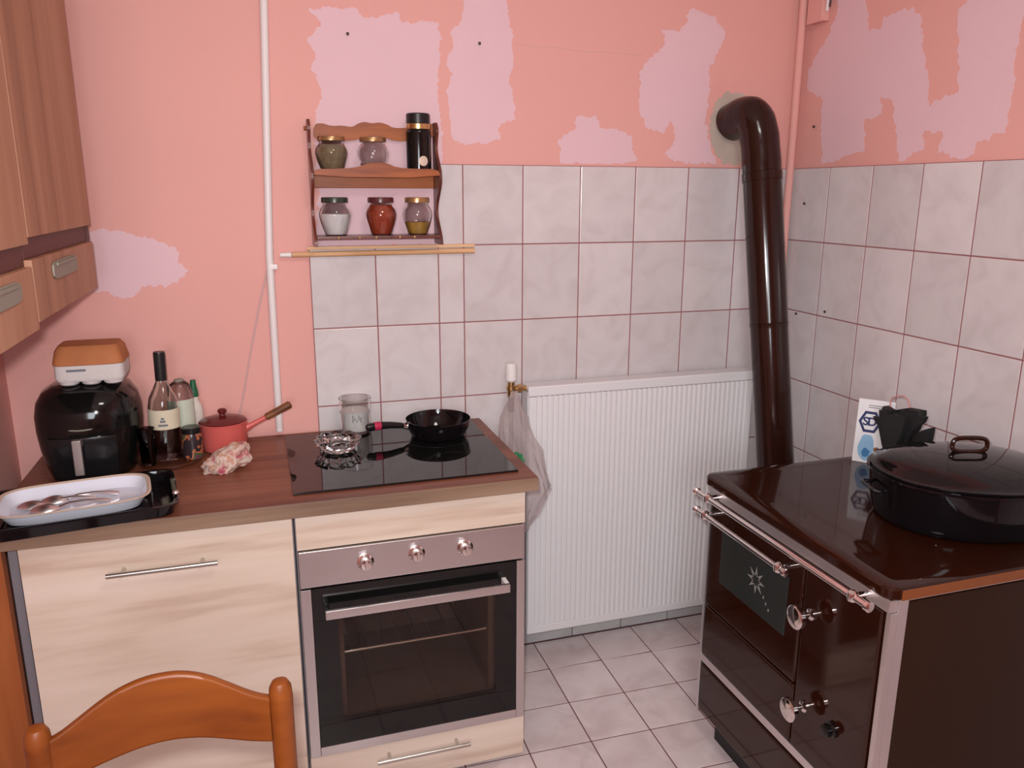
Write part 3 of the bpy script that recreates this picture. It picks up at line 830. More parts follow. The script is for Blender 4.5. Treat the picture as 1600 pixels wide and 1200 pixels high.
fc = bpy.data.curves.new('emblem_text', 'FONT'); fc.body = 'SD'; fc.size = .034; fc.align_x = 'CENTER'; fc.align_y = 'CENTER'; fc.extrude = .0002; fc.space_character = .82; fc.offset = .0009
fc.materials.append(M['navy'])
ft = bpy.data.objects.new('text_source', fc); COL.objects.link(ft)
bpy.context.view_layer.update()
tme = bpy.data.meshes.new_from_object(ft.evaluated_get(bpy.context.evaluated_depsgraph_get()))
bpy.data.objects.remove(ft)
fo = bpy.data.objects.new('emblem_text', tme); COL.objects.link(fo)
if not tme.materials: tme.materials.append(M['navy'])
p = cpt(hx, hz, .0024) - c0
nn = -cyv
yv = cup; xv = cx; zv = xv.cross(yv).normalized()
fo.parent = card
fo.matrix_local = Matrix(((xv.x, yv.x, zv.x, p.x), (xv.y, yv.y, zv.y, p.y), (xv.z, yv.z, zv.z, p.z), (0, 0, 0, 1)))
def blot(name, a, b, ra, rb, mat, o, seed):
    P = []
    for k in range(20):
        t = 2 * PI * k / 20; q = 1 + .25 * noise.noise(Vector((math.cos(t) * 1.5, math.sin(t) * 1.5, seed)))
        P.append((a + ra * q * math.cos(t), b + rb * q * math.sin(t)))
    return obj(name, prism(B(), P, lambda p: cpt(p[0], p[1], o), lambda p: cpt(p[0], p[1], o + .0004)), M[mat], card, smooth=0)
blot('blue_picture', .034, .045, .022, .040, 'sky', .0017, 1)
blot('blue_picture', .034, .030, .011, .013, 'blue', .0022, 2)
blot('brown_spot', .062, .042, .008, .009, 'grip', .0017, 3)
for k in range(2): obj('print_line', prism(B(), [(.028, .170 - k * .006), (.066, .170 - k * .006), (.066, .172 - k * .006), (.028, .172 - k * .006)], lambda p: cpt(p[0], p[1], .0017), lambda p: cpt(p[0], p[1], .0020)), M['ink'], card, smooth=0)

# ---- black pleated oven cloth with pink loop behind the pot
k0 = Vector((-.17, -.80, ZS))
ck = thing('pleated_cloth', 'black pleated cloth bundle with pink hanging loop behind the roasting pot', 'cloth', k0)
def kp(px, py, x): return onX(px, py, x)
def leaf(name, pxs, xpl, th, bend=.012, seed=0):
    pts = [kp(a, b, xpl) for a, b in pxs]
    P = [(v.y, v.z) for v in pts]
    my = sum(p[0] for p in P) / len(P); mz = sum(p[1] for p in P) / len(P)
    def fx(p, o): return (xpl + o - bend * (1 - (abs(p[0] - my) / .08) ** 2) + .01 * noise.noise(Vector((p[0] * 30, p[1] * 30, seed))), p[0], p[1])
    bm = prism(B(), P, lambda p: fx(p, 0), lambda p: fx(p, th))
    return obj(name, bm, M['cloth'], ck, smooth=25)
leaf('fold', [(1386, 634), (1400, 641), (1425, 637), (1441, 642), (1440, 650), (1434, 672), (1424, 694), (1424, 705), (1392, 706), (1384, 700), (1382, 672), (1379, 655)], -.165, .02, .02, 1)
leaf('fold', [(1377, 640), (1385, 643), (1384, 636), (1392, 640), (1395, 668), (1388, 703), (1383, 695), (1380, 668)], -.19, .014, .012, 2)
leaf('fold', [(1367, 650), (1376, 655), (1382, 652), (1386, 676), (1384, 690), (1378, 668), (1372, 663)], -.18, .01, .006, 3)
leaf('fold', [(1412, 640), (1436, 641), (1441, 643), (1443, 650), (1450, 651), (1446, 659), (1433, 672), (1424, 690), (1410, 700), (1405, 670)], -.185, .014, .014, 4)
leaf('fold', [(1459, 668), (1457, 684), (1450, 706), (1440, 706), (1447, 697), (1438, 694), (1424, 697), (1422, 688), (1434, 678), (1446, 672)], -.178, .016, .012, 5)
leaf('fold', [(1388, 648), (1402, 646), (1420, 652), (1416, 676), (1404, 705), (1390, 705), (1386, 680)], -.202, .012, .02, 6)
lp = [kp(a, b, -.16) for a, b in ((1392, 642), (1391, 630), (1394, 622), (1402, 619), (1412, 619), (1418, 624), (1421, 634), (1421, 644))]
obj('hanging_loop', tube(B(), lp, .0022, 8), M['pinkcord'], ck, label='thin pink cord loop')
pot_foot = obj('base_fold', box(B(), -.20, -.145, k0.y - .04, k0.y + .05, ZS + .0005, ZS + .06, .01), M['cloth'], ck)

# ================================================================== ON THE WORKTOP
HZ = ZW + .0062      # hob surface
# frying pan
fx, fy, fr = -1.350, -.178, .099
pan = thing('frying_pan', 'black frying pan with pink band on its handle, on the hob', 'pan', (fx, fy, HZ))
prof = [(.001, 0), (.078, 0), (.083, .003), (.096, .03), (fr, .052), (fr + .002, .054), (fr, .055), (.094, .032), (.080, .007), (.001, .005)]
obj('pan_body', lathe(B(), prof, c=(fx, fy, HZ + .0003), seg=48, cap0=False, cap1=False), M['blackenamel'], pan)
a0 = Vector((fx - .098, fy + .003, HZ + .036)); a1 = Vector((-1.575, -.195, HZ + .046))
def hpt(t): return a0.lerp(a1, t) + Vector((0, 0, .006 * math.sin(t * PI)))
obj('rivet_bracket', tube(B(), [hpt(-.06), hpt(.08)], [.013, .009], 12, flat=.8), M['chrome'], pan)
hd = obj('handle', tube(B(), [hpt(t) for t in (.08, .15, .4, .62, .75, .88, .97, 1.0)], [.008, .0095, .0105, .012, .0125, .0125, .0105, .005], 16), M['black'], pan)
obj('handle_band', tube(B(), [hpt(.64), hpt(.65), hpt(.79), hpt(.80)], [.0125, .0132, .0134, .0125], 16), M['red'], hd, label='pink-red band')

# drinking glass with white candle wax
gx, gy = -1.592, -.075
gl = thing('glass_tumbler', 'clear glass tumbler half full of white wax at the back of the hob', 'glass', (gx, gy, HZ))
obj('glass_wall', lathe(B(), [(.003, .001), (.040, .001), (.044, .006), (.050, .112), (.0485, .113), (.0465, .112), (.0415, .01), (.003, .008)], c=(gx, gy, HZ), seg=36, cap0=True, cap1=True), M['glass'], gl)
obj('wax', lathe(B(), [(.003, .0095), (.0405, .0105), (.0448, .074), (.003, .075)], c=(gx, gy, HZ), seg=36), M['wax'], gl)
box_e = B()
for q in range(5):
    t = -PI / 2 - .25 + q * .12
    tube(box_e, [(gx + .0503 * math.cos(t), gy + .0503 * math.sin(t), HZ + .045 + .006 * (q % 2)), (gx + .0508 * math.cos(t), gy + .0508 * math.sin(t), HZ + .068 - .008 * (q % 3))], .0012, 6)
obj('printed_mark', box_e, M['ink'], gl)

# cut-glass dish
dx, dy = -1.662, -.238
bm = B(); sg = 20; rs = []
for r, z, jj in ((.040, .0005, 0), (.048, .006, 1), (.062, .018, 0), (.066, .032, 1), (.062, .036, 0), (.054, .030, 1), (.046, .014, 0), (.020, .010, 0)):
    rs.append([(dx + r * (1 + (.07 if (i + jj) % 2 else -.05)) * math.cos(2 * PI * i / sg), dy + r * (1 + (.07 if (i + jj) % 2 else -.05)) * math.sin(2 * PI * i / sg), HZ + z + (.004 if (i + jj) % 2 and z > .015 else 0)) for i in range(sg)])
rings(bm, rs)
bmesh.ops.recalc_face_normals(bm, faces=bm.faces)
bmesh.ops.triangulate(bm, faces=[f for f in bm.faces if len(f.verts) == 4])
tag(obj('glass_dish', bm, M['crystal'], loc=(dx, dy, HZ), smooth=0), 'small sparkling cut-glass dish on the hob left of the pan', 'dish')

# air fryer
ax, ay = -2.312, -.178
af = thing('air_fryer', 'egg-shaped black air fryer with steel handle on the worktop', 'air fryer', (ax, ay, ZW))
bm = B()
def frr(a, b, z, n=2.6): return [(ax + x, ay + y, ZW + z) for x, y in superellipse(a, b, n, 48)]
rings(bm, [frr(.090, .11, .001), frr(.104, .122, .004), frr(.112, .130, .03), frr(.122, .138, .08), frr(.127, .141, .13), frr(.127, .140, .17), frr(.120, .133, .205), frr(.104, .116, .231), frr(.08, .09, .245), frr(.05, .055, .2505), frr(.02, .02, .252)])
bmesh.ops.recalc_face_normals(bm, faces=bm.faces)
obj('body', bm, M['blackgloss'], af)
bm = B()
bk = [(ax + .092 * math.sin(t), ay - .113 - .030 * math.cos(t)) for t in [math.radians(a) for a in range(-62, 63, 8)]]
P = []
ringsA = []
for z, s in ((.012, .93), (.02, .95), (.06, 1.0), (.100, 1.03), (.120, 1.03), (.126, 1.02)):
    ringsA.append([(ax + (x - ax) * s, ay + (y - ay) * (1 + (s - 1) * .8) + .0, ZW + z) for x, y in bk] + [(ax + .07, ay - .08, ZW + z), (ax - .07, ay - .08, ZW + z)])
rings(bm, ringsA)
bmesh.ops.recalc_face_normals(bm, faces=bm.faces)
bk_o = obj('basket_front', bm, M['black'], af)
obj('handle', box(box(B(), ax - .019, ax + .003, ay - .170, ay - .158, ZW + .034, ZW + .128, .003), ax - .019, ax + .003, ay - .159, ay - .140, ZW + .108, ZW + .126, .002), M['fryerhandle'], bk_o, label='flat vertical steel handle')
arc = [(ax + .098 * math.sin(t), ay - .046 - .0955 * math.cos(t), ZW + .146 + .045 * (1 - math.cos(t))) for t in [math.radians(a) for a in range(-75, 76, 10)]]
obj('trim_line', tube(B(), arc, .0022, 6), M['nickel'], af)

# egg carton on the air fryer
ex, ey, ez = -2.287, -.205, ZW + .250
eg = thing('egg_carton', 'grey egg carton with orange lid on top of the air fryer', 'egg carton', (ex, ey, ez))
bm = B()
def er(a, b, z): return [(ex + x, ey + y, ez + z) for x, y in superellipse(a, b, 7, 40)]
rings(bm, [er(.070, .05, .013), er(.080, .061, .013), er(.083, .065, .022), er(.083, .065, .055), er(.078, .06, .0555)])
for i in (-1, 0, 1):
    for j in (-1, 0):
        lathe(bm, [(.004, .0), (.019, .0005), (.0235, .004), (.0255, .016)], c=(ex + .052 * i, ey - .032 + .064 * (j + 1), ez + .0002), seg=14)
bmesh.ops.recalc_face_normals(bm, faces=bm.faces)
eb = obj('tray', bm, M['eggcard'], eg)
obj('stamp', box(B(), ex - .05, ex - .005, ey - .0662, ey - .0652, ez + .040, ez + .046), M['ink'], eb)
bm = B()
rings(bm, [er(.084, .066, .056), er(.085, .067, .060), er(.078, .06, .092), er(.070, .05, .104), er(.066, .046, .1045)])
bmesh.ops.recalc_face_normals(bm, faces=bm.faces)
obj('lid', bm, M['eggorange'], eg, label='orange card lid')

# dark round board under the bottles
bx, by = -2.122, -.180
tag(obj('serving_board', lathe(B(), [(.002, .0003), (.081, .0003), (.084, .003), (.084, .008), (.081, .0102), (.075, .010), (.002, .010)], c=(bx, by, ZW), seg=44), M['darkbrown'], loc=(bx, by, ZW)),
    'dark brown round wooden board under the bottles', 'board')
ZB = ZW + .0105
# wine bottle with cream label
wx, wy = -2.130, -.186
wb = thing('wine_bottle', 'clear wine bottle with tall black capsule and cream label', 'bottle', (wx, wy, ZB))
lean = Matrix.Translation((wx, wy, ZB)) @ Matrix.Rotation(math.radians(1.0), 4, 'Y')
bmg = lathe(B(), [(.002, .004), (.037, .0), (.0405, .004), (.0405, .150), (.036, .178), (.022, .207), (.0145, .224), (.0135, .25), (.0115, .25), (.0125, .222), (.02, .202), (.034, .175), (.0383, .148), (.0383, .008), (.002, .01)], mtx=lean, seg=32)
obj('glass_body', bmg, M['bottleglass'], wb)
obj('wine', lathe(B(), [(.002, .011), (.0372, .009), (.0376, .092), (.002, .093)], mtx=lean, seg=28), M['darkglass'], wb)
obj('capsule', lathe(B(), [(.0148, .226), (.0152, .228), (.0155, .30), (.0145, .3055), (.002, .3055)], mtx=lean, seg=24), M['capblack'], wb)
def wrap(bm, r, z0, z1, t0, t1, m, n=18):
    v0, v1 = [], []
    rs = []
    for rr_, in ((r,), (r + .0006,)):
        pass
    a = [(r * math.cos(t0 + (t1 - t0) * i / n), r * math.sin(t0 + (t1 - t0) * i / n)) for i in range(n + 1)]
    b = [(x * (1 + .0007 / r), y * (1 + .0007 / r)) for x, y in a]
    rs = [[m @ Vector((x, y, z)) for x, y in (a + b[::-1])] for z in (z0, z1)]
    t = bmesh.new(); rings(t, rs); bmesh.ops.recalc_face_normals(t, faces=t.faces); merge(bm, t)
    return bm
lb = obj('label_paper', wrap(B(), .0408, .094, .149, -PI * .95, -PI * .05, lean), M['label'], wb)
em = B()
for (s, z) in ((.012, .108), (.007, .119), (.004, .127)):
    wrap(em, .0417, z - .004, z + .002, -PI / 2 - s / .041, -PI / 2 + s / .041, lean, 6)
obj('label_print', em, M['ink'], lb)
# round-shouldered bottle with pale green label
ux, uy = -2.089, -.114
ub = thing('round_bottle', 'round-shouldered clear bottle with pale green label behind the wine bottle', 'bottle', (ux, uy, ZB))
uT = Matrix.Translation((ux, uy, ZB))
obj('glass_body', lathe(B(), [(.002, .004), (.032, .0), (.0355, .005), (.0355, .15), (.034, .172), (.026, .196), (.018, .203), (.002, .204)], mtx=uT, seg=32), M['glass'], ub)
obj('stopper', lathe(B(), [(.013, .2042), (.0135, .205), (.0135, .209), (.011, .2105), (.002, .211)], mtx=uT, seg=20), M['nickel'], ub)
obj('label_paper', wrap(B(), .0358, .075, .155, -PI * .95, -PI * .05, uT), M['labelgreen'], ub)
# small white bottle with green cap
sx_, sy_ = -2.058, -.045
sb_ = thing('dropper_bottle', 'small white bottle with pointed green cap beside the coral saucepan', 'bottle', (sx_, sy_, ZW))
obj('bottle_body', lathe(B(), [(.002, .0005), (.021, .001), (.023, .004), (.023, .105), (.019, .125), (.0125, .138), (.0115, .15), (.002, .15)], c=(sx_, sy_, ZW), seg=24), M['whitebottle'], sb_)
obj('cap', lathe(B(), [(.013, .1505), (.0135, .152), (.0125, .166), (.009, .186), (.0075, .2), (.002, .2015)], c=(sx_, sy_, ZW), seg=20), M['green'], sb_)
# dark tumbler at the left, printed jar at the right of the board
tx, ty = -2.172, -.236
tm = thing('dark_tumbler', 'small dark glass tumbler standing left of the wine bottle', 'glass', (tx, ty, ZB))
obj('glass_wall', lathe(B(), [(.002, .001), (.016, .0005), (.019, .004), (.0225, .105), (.0212, .106), (.0195, .104), (.0165, .010), (.002, .008)], c=(tx, ty, ZB), seg=28), M['darkglass'], tm)
obj('drink', lathe(B(), [(.002, .0095), (.0158, .0105), (.0178, .055), (.002, .056)], c=(tx, ty, ZB), seg=24), M['blackgloss'], tm)
jx, jy = -2.060, -.207
pj_ = thing('printed_jar', 'small dark jar with orange and green print beside the coral saucepan', 'jar', (jx, jy, ZB))
obj('jar_body', lathe(B(), [(.002, .0005), (.024, .001), (.027, .005), (.028, .06), (.024, .075), (.002, .0755)], c=(jx, jy, ZB), seg=28), M['print'], pj_)
obj('lid', lathe(B(), [(.025, .076), (.0265, .077), (.0265, .090), (.024, .0925), (.002, .0925)], c=(jx, jy, ZB), seg=28), M['black'], pj_)

# coral saucepan
px_, py_, pr_ = -1.980, -.112, .067
sc_ = thing('saucepan', 'coral red enamel saucepan with wooden-gripped handle by the wall', 'saucepan', (px_, py_, ZW))
obj('pan_body', lathe(B(), [(.002, .0005), (.052, .0005), (.060, .006), (.066, .03), (pr_, .082), (pr_ + .002, .085), (pr_, .087), (.064, .083), (.060, .03), (.05, .01), (.002, .006)], c=(px_, py_, ZW), seg=44), M['coral'], sc_)
ld = obj('lid', lathe(B(), [(.0655, .0865), (.0665, .0885), (.064, .091), (.040, .099), (.012, .103), (.009, .104), (.008, .110), (.013, .114), (.013, .120), (.008, .124), (.002, .125)], c=(px_, py_, ZW), seg=40, cap0=True), M['coraldark'], sc_)
h0 = Vector((px_ + .060, py_ - .006, ZW + .06)); h1 = Vector((-1.785, -.120, ZW + .125))
obj('handle', tube(B(), [h0, h0.lerp(h1, .15), h0.lerp(h1, .45)], [.012, .008, .0075], 12, flat=.8), M['coral'], sc_)
obj('grip', tube(B(), [h0.lerp(h1, .45), h0.lerp(h1, .47), h0.lerp(h1, .97), h1], [.008, .0105, .0115, .007], 14), M['grip'], sc_, label='brown wooden grip')

# crumpled floral paper
bm = B()
bmesh.ops.create_icosphere(bm, subdivisions=4, radius=1)
tcx, tcy = -1.965, -.300
for v in bm.verts:
    n0 = v.co.copy()
    f = 1 + .34 * noise.noise(n0 * 1.9 + Vector((3, 1, 7))) + .20 * abs(noise.noise(n0 * 4.5))
    v.co = Vector((n0.x * .060 * f, n0.y * .046 * f, max(-.0, .026 + n0.z * .036 * f + n0.x * .018)))
bmesh.ops.transform(bm, matrix=Matrix.Translation((tcx, tcy, ZW + .0005)) @ Matrix.Rotation(math.radians(25), 4, 'Z'), verts=bm.verts)
tag(obj('paper_tissue', bm, M['tissue'], loc=(tcx, tcy, ZW), smooth=18), 'crumpled floral paper napkin lying on the worktop before the saucepan', 'napkin')

# ---- baking tray with dish and spoons
TA = math.radians(8.5)
TO = Vector((-2.060, -.619, ZW + .0005))
tray = thing('baking_tray', 'black enamel baking tray at the left end of the worktop', 'tray', TO, rz=TA)
TM = chain(tray)
TWD, TDP = .415, .284
def trr(o, z, r=.03): return [TM @ Vector((-TWD / 2 + x, TDP / 2 + y, z)) for x, y in superellipse(TWD / 2 - o, TDP / 2 - o, 12, 64)]
bm = B()
rings(bm, [trr(.022, .0), trr(.014, .002), trr(.009, .027), trr(.001, .0285), trr(0, .031), trr(.003, .0325), trr(.012, .031), trr(.018, .0055), trr(.03, .004)])
bmesh.ops.recalc_face_normals(bm, faces=bm.faces)
obj('tray_body', bm, M['blackenamel'], tray)
obj('rail_bump', lathe(B(), [(.003, .0), (.008, .004), (.006, .008), (.001, .009)], c=TM @ Vector((-.006, .07, .0325)), seg=12), M['steelspoon'], tray)
D0 = TM @ Vector((-.222, .162, .005))
dish = thing('enamel_dish', 'white enamel dish with cream rim standing in the black baking tray', 'dish', D0, rz=TA)
DM = chain(dish)
def dr_(o, z, n=4.5): return [DM @ Vector((x, y, z)) for x, y in superellipse(.163 - o, .106 - o, n, 56)]
bm = B()
rings(bm, [dr_(.030, .0), dr_(.022, .002), dr_(.006, .028), dr_(.0045, .030), dr_(.008, .030), dr_(.024, .006), dr_(.034, .0045)])
bmesh.ops.recalc_face_normals(bm, faces=bm.faces)
obj('dish_body', bm, M['enamelwhite'], dish)
bm = B()
rings(bm, [dr_(.0035, .0302), dr_(-.001, .0308), dr_(-.002, .0325), dr_(.002, .0338), dr_(.0075, .0315), dr_(.0075, .0302)], False, False, True)
bmesh.ops.recalc_face_normals(bm, faces=bm.faces)
obj('rim', bm, M['rimcream'], dish)
def spoon(loc, rz, tilt, label):
    t = thing('spoon', label, 'spoon', loc, 'spoons in the enamel dish', rz)
    m = chain(t) @ Matrix.Rotation(tilt, 4, 'Y')
    bm = B(); rs = []
    for k in range(11):
        s = k / 10; x = -.064 + .062 * s
        wd = .019 * math.sin(PI * min(.97, .06 + .9 * s)) ** .7 + .002
        dz = .012 * math.sin(PI * min(1, .05 + .95 * s)) ** .8
        rs.append([m @ Vector((x, wd * math.cos(a), .004 + dz * (1 - abs(math.cos(a)) ** 2) + (.0009 if a < PI else -.0006))) for a in [2 * PI * q / 16 for q in range(16)]])
    rings(bm, rs)
    bmesh.ops.recalc_face_normals(bm, faces=bm.faces)
    obj('bowl', bm, M['steelspoon'], t)
    obj('stem', tube(B(), [m @ Vector((x, 0, z)) for x, z in ((-.004, .006), (.016, .013), (.05, .015), (.085, .010), (.103, .006))], [.004, .0028, .003, .0055, .005], 10, flat=1.5), M['steelspoon'], t)
sp0 = DM @ Vector((0, 0, .0052))
spoon(DM @ Vector((-.060, .020, .0062)), TA - .02, .02, 'steel spoon at the far left of the white enamel dish')
spoon(DM @ Vector((-.030, -.018, .0062)), TA - .02, .02, 'steel spoon nearest the front rim of the white enamel dish')
spoon(DM @ Vector((-.012, .026, .0085)), TA - .04, .03, 'steel spoon lying furthest right in the white enamel dish')

# ================================================================== SPICE RACK
rk = thing('spice_rack', 'small varnished wooden spice rack with two shelves on the pink wall', 'rack', (-1.495, 0, 1.475))
RX0, RX1 = -1.684, -1.308
def side_prof():
    out = []
    zs = [i / 36 for i in range(37)]
    for s in zs:
        z = 1.476 + .360 * s
        d = .062 + .030 * math.cos((s - .0) * 2 * PI / .55) * (1 if s < .75 else max(.2, 1 - (s - .75) * 3))
        if s > .93: d *= 1 - (s - .93) * 6
        out.append((-d, z))
    return out + [(-.001, 1.836), (-.001, 1.476)]
SPF = side_prof()
for x in (RX0, RX1):
    obj('side_board', prism(B(), SPF, lambda p: (x - .004, p[0], p[1]), lambda p: (x + .004, p[0], p[1])), M['rackdark'], rk, smooth=30)
    obj('side_peg', tube(B(), [(x + (.004 if x == RX1 else -.004), -.012, 1.812), (x + (.012 if x == RX1 else -.012), -.012, 1.812)], .006, 10), M['rack'], rk)
up = [(490, 194), (503, 192), (517, 197), (535, 196), (550, 199), (559, 193), (569, 190), (581, 193), (592, 191), (604, 194), (614, 200), (632, 200), (650, 197), (662, 198), (672, 193), (682, 194)]
lo = [(682, 219), (650, 220), (618, 221), (600, 214), (585, 212), (570, 214), (552, 220), (520, 220), (490, 219)]
P = [(max(RX0 + .0045, min(RX1 - .0045, v.x)), v.z) for v in (onY(a, b, -.01) for a, b in up + lo)]
def smooth_poly(P, it=1):
    for _ in range(it):
        Q = []
        for i in range(len(P)):
            a, b = P[i], P[(i + 1) % len(P)]
            Q += [(a[0] * .75 + b[0] * .25, a[1] * .75 + b[1] * .25), (a[0] * .25 + b[0] * .75, a[1] * .25 + b[1] * .75)]
        P = Q
    return P
obj('top_rail', prism(B(), smooth_poly(P), lambda p: (p[0], -.0015, p[1]), lambda p: (p[0], -.0105, p[1])), M['rack'], rk)
zsh = 1.688
obj('shelf', box(B(), RX0 + .0045, RX1 - .0045, -.098, -.0015, zsh - .008, zsh, .0015), M['rack'], rk)
fr_up = [(490, 264), (520, 264), (555, 262), (570, 257), (588, 253), (604, 255), (620, 262), (650, 264), (684, 264)]
P = [(v.x, v.z) for v in (onY(a, b, -.1) for a, b in fr_up)]
P = [(max(RX0 + .0045, min(RX1 - .0045, a)), b) for a, b in P]
zl = onY(588, 277, -.1).z
P = P + [(RX1 - .0045, zl), (RX0 + .0045, zl)]
obj('front_rail', prism(B(), smooth_poly(P), lambda p: (p[0], -.0985, p[1]), lambda p: (p[0], -.106, p[1])), M['rack'], rk)
obj('back_rail', box(B(), RX0 + .0045, RX1 - .0045, -.012, -.0015, 1.643, zsh - .0085, .0015), M['rack'], rk)
zlo = 1.505
obj('lower_shelf', box(B(), RX0 + .0045, RX1 - .0045, -.092, -.0015, zlo - .010, zlo, .0015), M['rackdark'], rk)
for a in (529, 562, 588, 625, 648):
    v = onY(a, 369, -.092)
    obj('peg', lathe(B(), [(.0035, 0), (.0045, .002), (.0035, .005), (.001, .006)], mtx=Matrix.Translation((v.x, -.0918, zlo - .005)) @ Matrix.Rotation(PI / 2, 4, 'X'), seg=10), M['lidgold'], rk)

def jar(px, z0, label, lidmat, content, fill, r=.047, h=.095, lidh=.016):
    v = onY(px, 300, -.052); x, y = v.x, -.053
    t = thing('spice_jar', label, 'jar', (x, y, z0), 'spice jars on the wooden rack')
    o = [(.002, .0005), (.60 * r, .0), (.66 * r, .03 * h), (.84 * r, .26 * h), (.95 * r, .46 * h), (.995 * r, .58 * h), (1.0 * r, .65 * h), (.975 * r, .73 * h), (.91 * r, .81 * h), (.82 * r, .88 * h), (.74 * r, .94 * h), (.76 * r, 1.0 * h)]
    inn = [(max(.002, a - .0022), max(.004, b)) for a, b in o[1:]]
    obj('glass_jar', lathe(B(), o + inn[::-1] + [(.002, .004)], c=(x, y, z0), seg=32), M['glass'], t)
    c = [(.002, .0045), (inn[0][0] - .0006, .0045)] + [(a - .0006, b) for a, b in inn[1:] if b < fill * h]
    # top of the fill
    aa = [q for q in inn if q[1] < fill * h][-1]
    nx = [q for q in inn if q[1] >= fill * h]
    if nx:
        tt = (fill * h - aa[1]) / (nx[0][1] - aa[1]); c.append((aa[0] + (nx[0][0] - aa[0]) * tt - .0006, fill * h))
    c.append((.002, fill * h + .001))
    obj('contents', lathe(B(), c, c=(x, y, z0), seg=28), M[content], t)
    obj('lid', lathe(B(), [(.78 * r, h + .0003), (.83 * r, h + .0012), (.83 * r, h + lidh - .003), (.79 * r, h + lidh), (.002, h + lidh + .0006)], c=(x, y, z0), seg=32), M[lidmat], t)
jar(522, zlo + .0003, 'pot-bellied glass jar of white salt with dark lid on lower shelf', 'lidgreen', 'saltwhite', .66)
jar(594, zlo + .0003, 'pot-bellied glass jar of red-brown paprika in middle of lower shelf', 'lidred', 'paprika', .93)
jar(651, zlo + .0003, 'glass jar with golden lid and yellow spice, right end of lower shelf', 'lidgold', 'yellowspice', .40, .045)
jar(521, zsh + .0003, 'glass jar of olive-brown herbs on the left of upper shelf', 'lidgold', 'olive', .88, .047, .086, .014)
jar(585, zsh + .0003, 'clear glass jar with few pinkish grains in middle of upper shelf', 'lidgold', 'pinkgrain', .30, .047, .086, .014)
v = onY(655, 260, -.052)
cn_ = thing('coffee_jar', 'tall dark jar with black cap and gold neck band on upper shelf', 'jar', (v.x, -.05, zsh))
obj('jar_body', lathe(B(), [(.002, .0005), (.034, .001), (.037, .004), (.0375, .115), (.035, .123), (.033, .125), (.002, .125)], c=(v.x, -.05, zsh), seg=32), M['blackgloss'], cn_)
obj('neck_band', lathe(B(), [(.0345, .1252), (.0365, .126), (.0365, .140), (.035, .1415), (.002, .1415)], c=(v.x, -.05, zsh), seg=32), M['gold'], cn_)
obj('cap', lathe(B(), [(.0345, .1418), (.0355, .143), (.0355, .168), (.033, .171), (.002, .1715)], c=(v.x, -.05, zsh), seg=32), M['capblack'], cn_)
mt = Matrix.Translation((v.x, -.05, zsh))
def disc_on(rr, r1, n=24):
    out = []
    for q in (1.0, .66, .33, .06):
        row = []
        for k in range(n):
            a = -PI / 2 + .18 + r1 * q * math.cos(2 * PI * k / n) / rr
            row.append(mt @ Vector((rr * math.cos(a), rr * math.sin(a), .034 + r1 * q * math.sin(2 * PI * k / n))))
        out.append(row)
    return out
bm = B(); rings(bm, [disc_on(.0374, .0145)[0]] + disc_on(.0382, .0145), False, True)
bmesh.ops.recalc_face_normals(bm, faces=bm.faces)
obj('round_label', bm, M['rimcream'], cn_)

# two thin battens under the rack
b0, b1 = onY(479, 387, -.006), onY(741, 387, -.006)
tag(obj('batten', box(B(), b0.x, b1.x, -.013, -.0022, 1.461, 1.471, .0015), M['batten'], loc=((b0.x + b1.x) / 2, -.007, 1.461)),
    'thin flat wooden batten directly under the spice rack, upper of two', 'batten')
c0_, c1_ = onY(456, 398, -.010), onY(741, 395, -.010)
bt = thing('wooden_rod', 'slim bare wooden rod with whitish left end, lower of two strips under rack', 'rod', (c0_.x, -.011, 1.445))
obj('stick', tube(B(), [(c0_.x, -.012, 1.448), ((c0_.x + c1_.x) / 2, -.012, 1.4488), (c1_.x, -.012, 1.4496)], .0085, 14), M['batten'], bt)
obj('end_cap', tube(B(), [(c0_.x - .034, -.012, 1.4478), (c0_.x - .002, -.012, 1.448)], [.0065, .008], 12), M['white'], bt, label='whitish end cap')

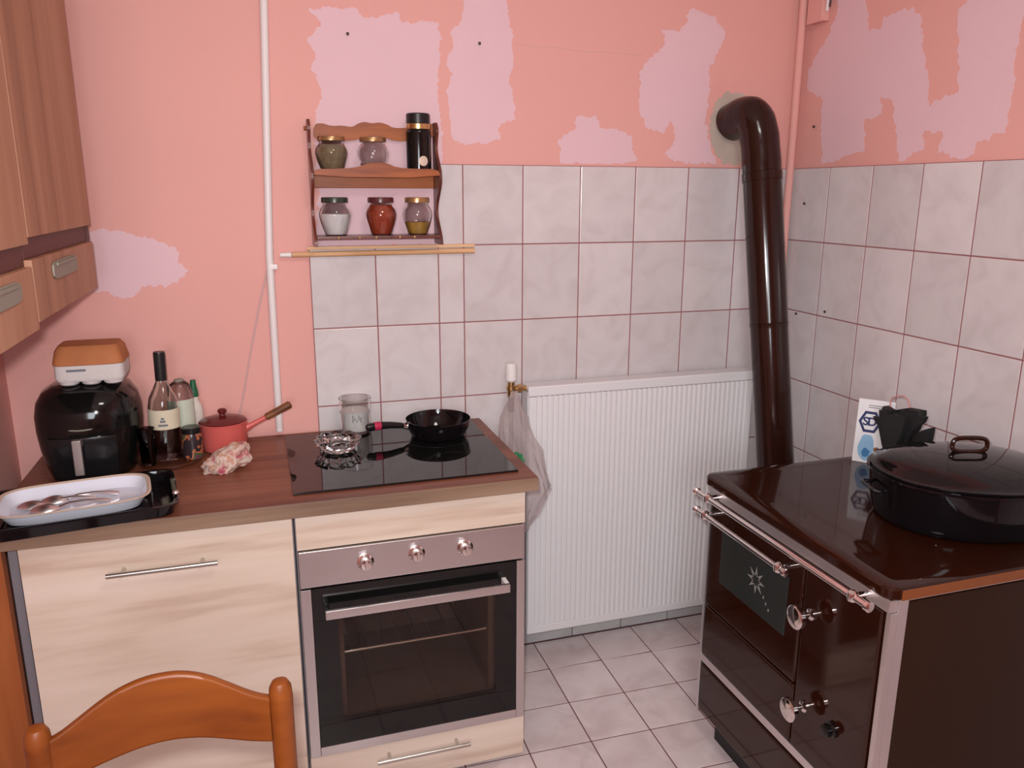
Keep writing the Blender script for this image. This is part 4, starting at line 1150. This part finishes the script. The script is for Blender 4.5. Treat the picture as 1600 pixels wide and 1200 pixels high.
# ================================================================== CHAIR
CY = -1.385
ch = thing('dining_chair', 'orange-brown wooden ladder-back chair in the foreground before the cabinet', 'chair', (-2.02, CY, 0))
xr, xl_, zt_ = -1.8615, -2.19, .905
def post(x, z1):
    return lathe(B(), [(.0165, 0), (.0175, .02), (.0175, z1 - .05), (.0178, z1 - .03), (.0165, z1 - .012), (.012, z1 - .003), (.004, z1)], c=(x, CY, 0), seg=24)
obj('back_post', post(xr, zt_ + .008), M['chair'], ch)
obj('back_post', post(xl_, zt_ + .0), M['chair'], ch)
rup = [(-2.174, .880), (-2.150, .893), (-2.132, .905), (-2.091, .929), (-2.050, .941), (-2.005, .942), (-1.969, .932), (-1.929, .909), (-1.901, .893), (-1.878, .887)]
rlo = [(-1.878, .811), (-1.906, .812), (-1.936, .818), (-1.977, .8275), (-2.020, .832), (-2.061, .8295), (-2.110, .820), (-2.145, .812), (-2.174, .808)]
def interp(tab, x):
    tab = sorted(tab)
    if x <= tab[0][0]: return tab[0][1]
    for (a, b), (c, d) in zip(tab, tab[1:]):
        if x <= c: return b + (d - b) * (x - a) / (c - a)
    return tab[-1][1]
def smoothed(tab, x, w=.016): return sum(interp(tab, x + w * k / 3) for k in range(-3, 4)) / 7
def slat(dz, name='back_slat'):
    rs = []
    for k in range(41):
        x = -2.1755 + k * (.3125 - .0155) / 40
        z0, z1 = smoothed(rlo, x) + dz, smoothed(rup, x) + dz
        y = CY + .022 * (1 - ((x + 2.026) / .15) ** 2)
        q = [(-.008, .006), (-.0065, .0015), (-.003, 0), (.003, 0), (.0065, .0015), (.008, .006)]
        rs.append([(x, y + a, z0 + b) for a, b in q] + [(x, y - a, z1 - b) for a, b in q])
    bm = B(); rings(bm, rs)
    bmesh.ops.recalc_face_normals(bm, faces=bm.faces)
    obj(name, bm, M['chair'], ch, smooth=50)
slat(0); slat(-.19)
for x in (xr, xl_):
    obj('front_leg', lathe(B(), [(.014, 0), (.017, .2), (.0185, .43), (.012, .44)], c=(x, CY - .38, 0), seg=20), M['chair'], ch)
    obj('stretcher', tube(B(), [(x, CY - .37, .2), (x, CY - .012, .2)], .010, 12), M['chair'], ch)
obj('stretcher', tube(B(), [(xl_ + .012, CY - .38, .25), (xr - .012, CY - .38, .25)], .010, 12), M['chair'], ch)
obj('seat', box(B(), xl_ - .03, xr + .03, CY - .41, CY - .0185, .441, .465, .008, 3), M['chair'], ch)
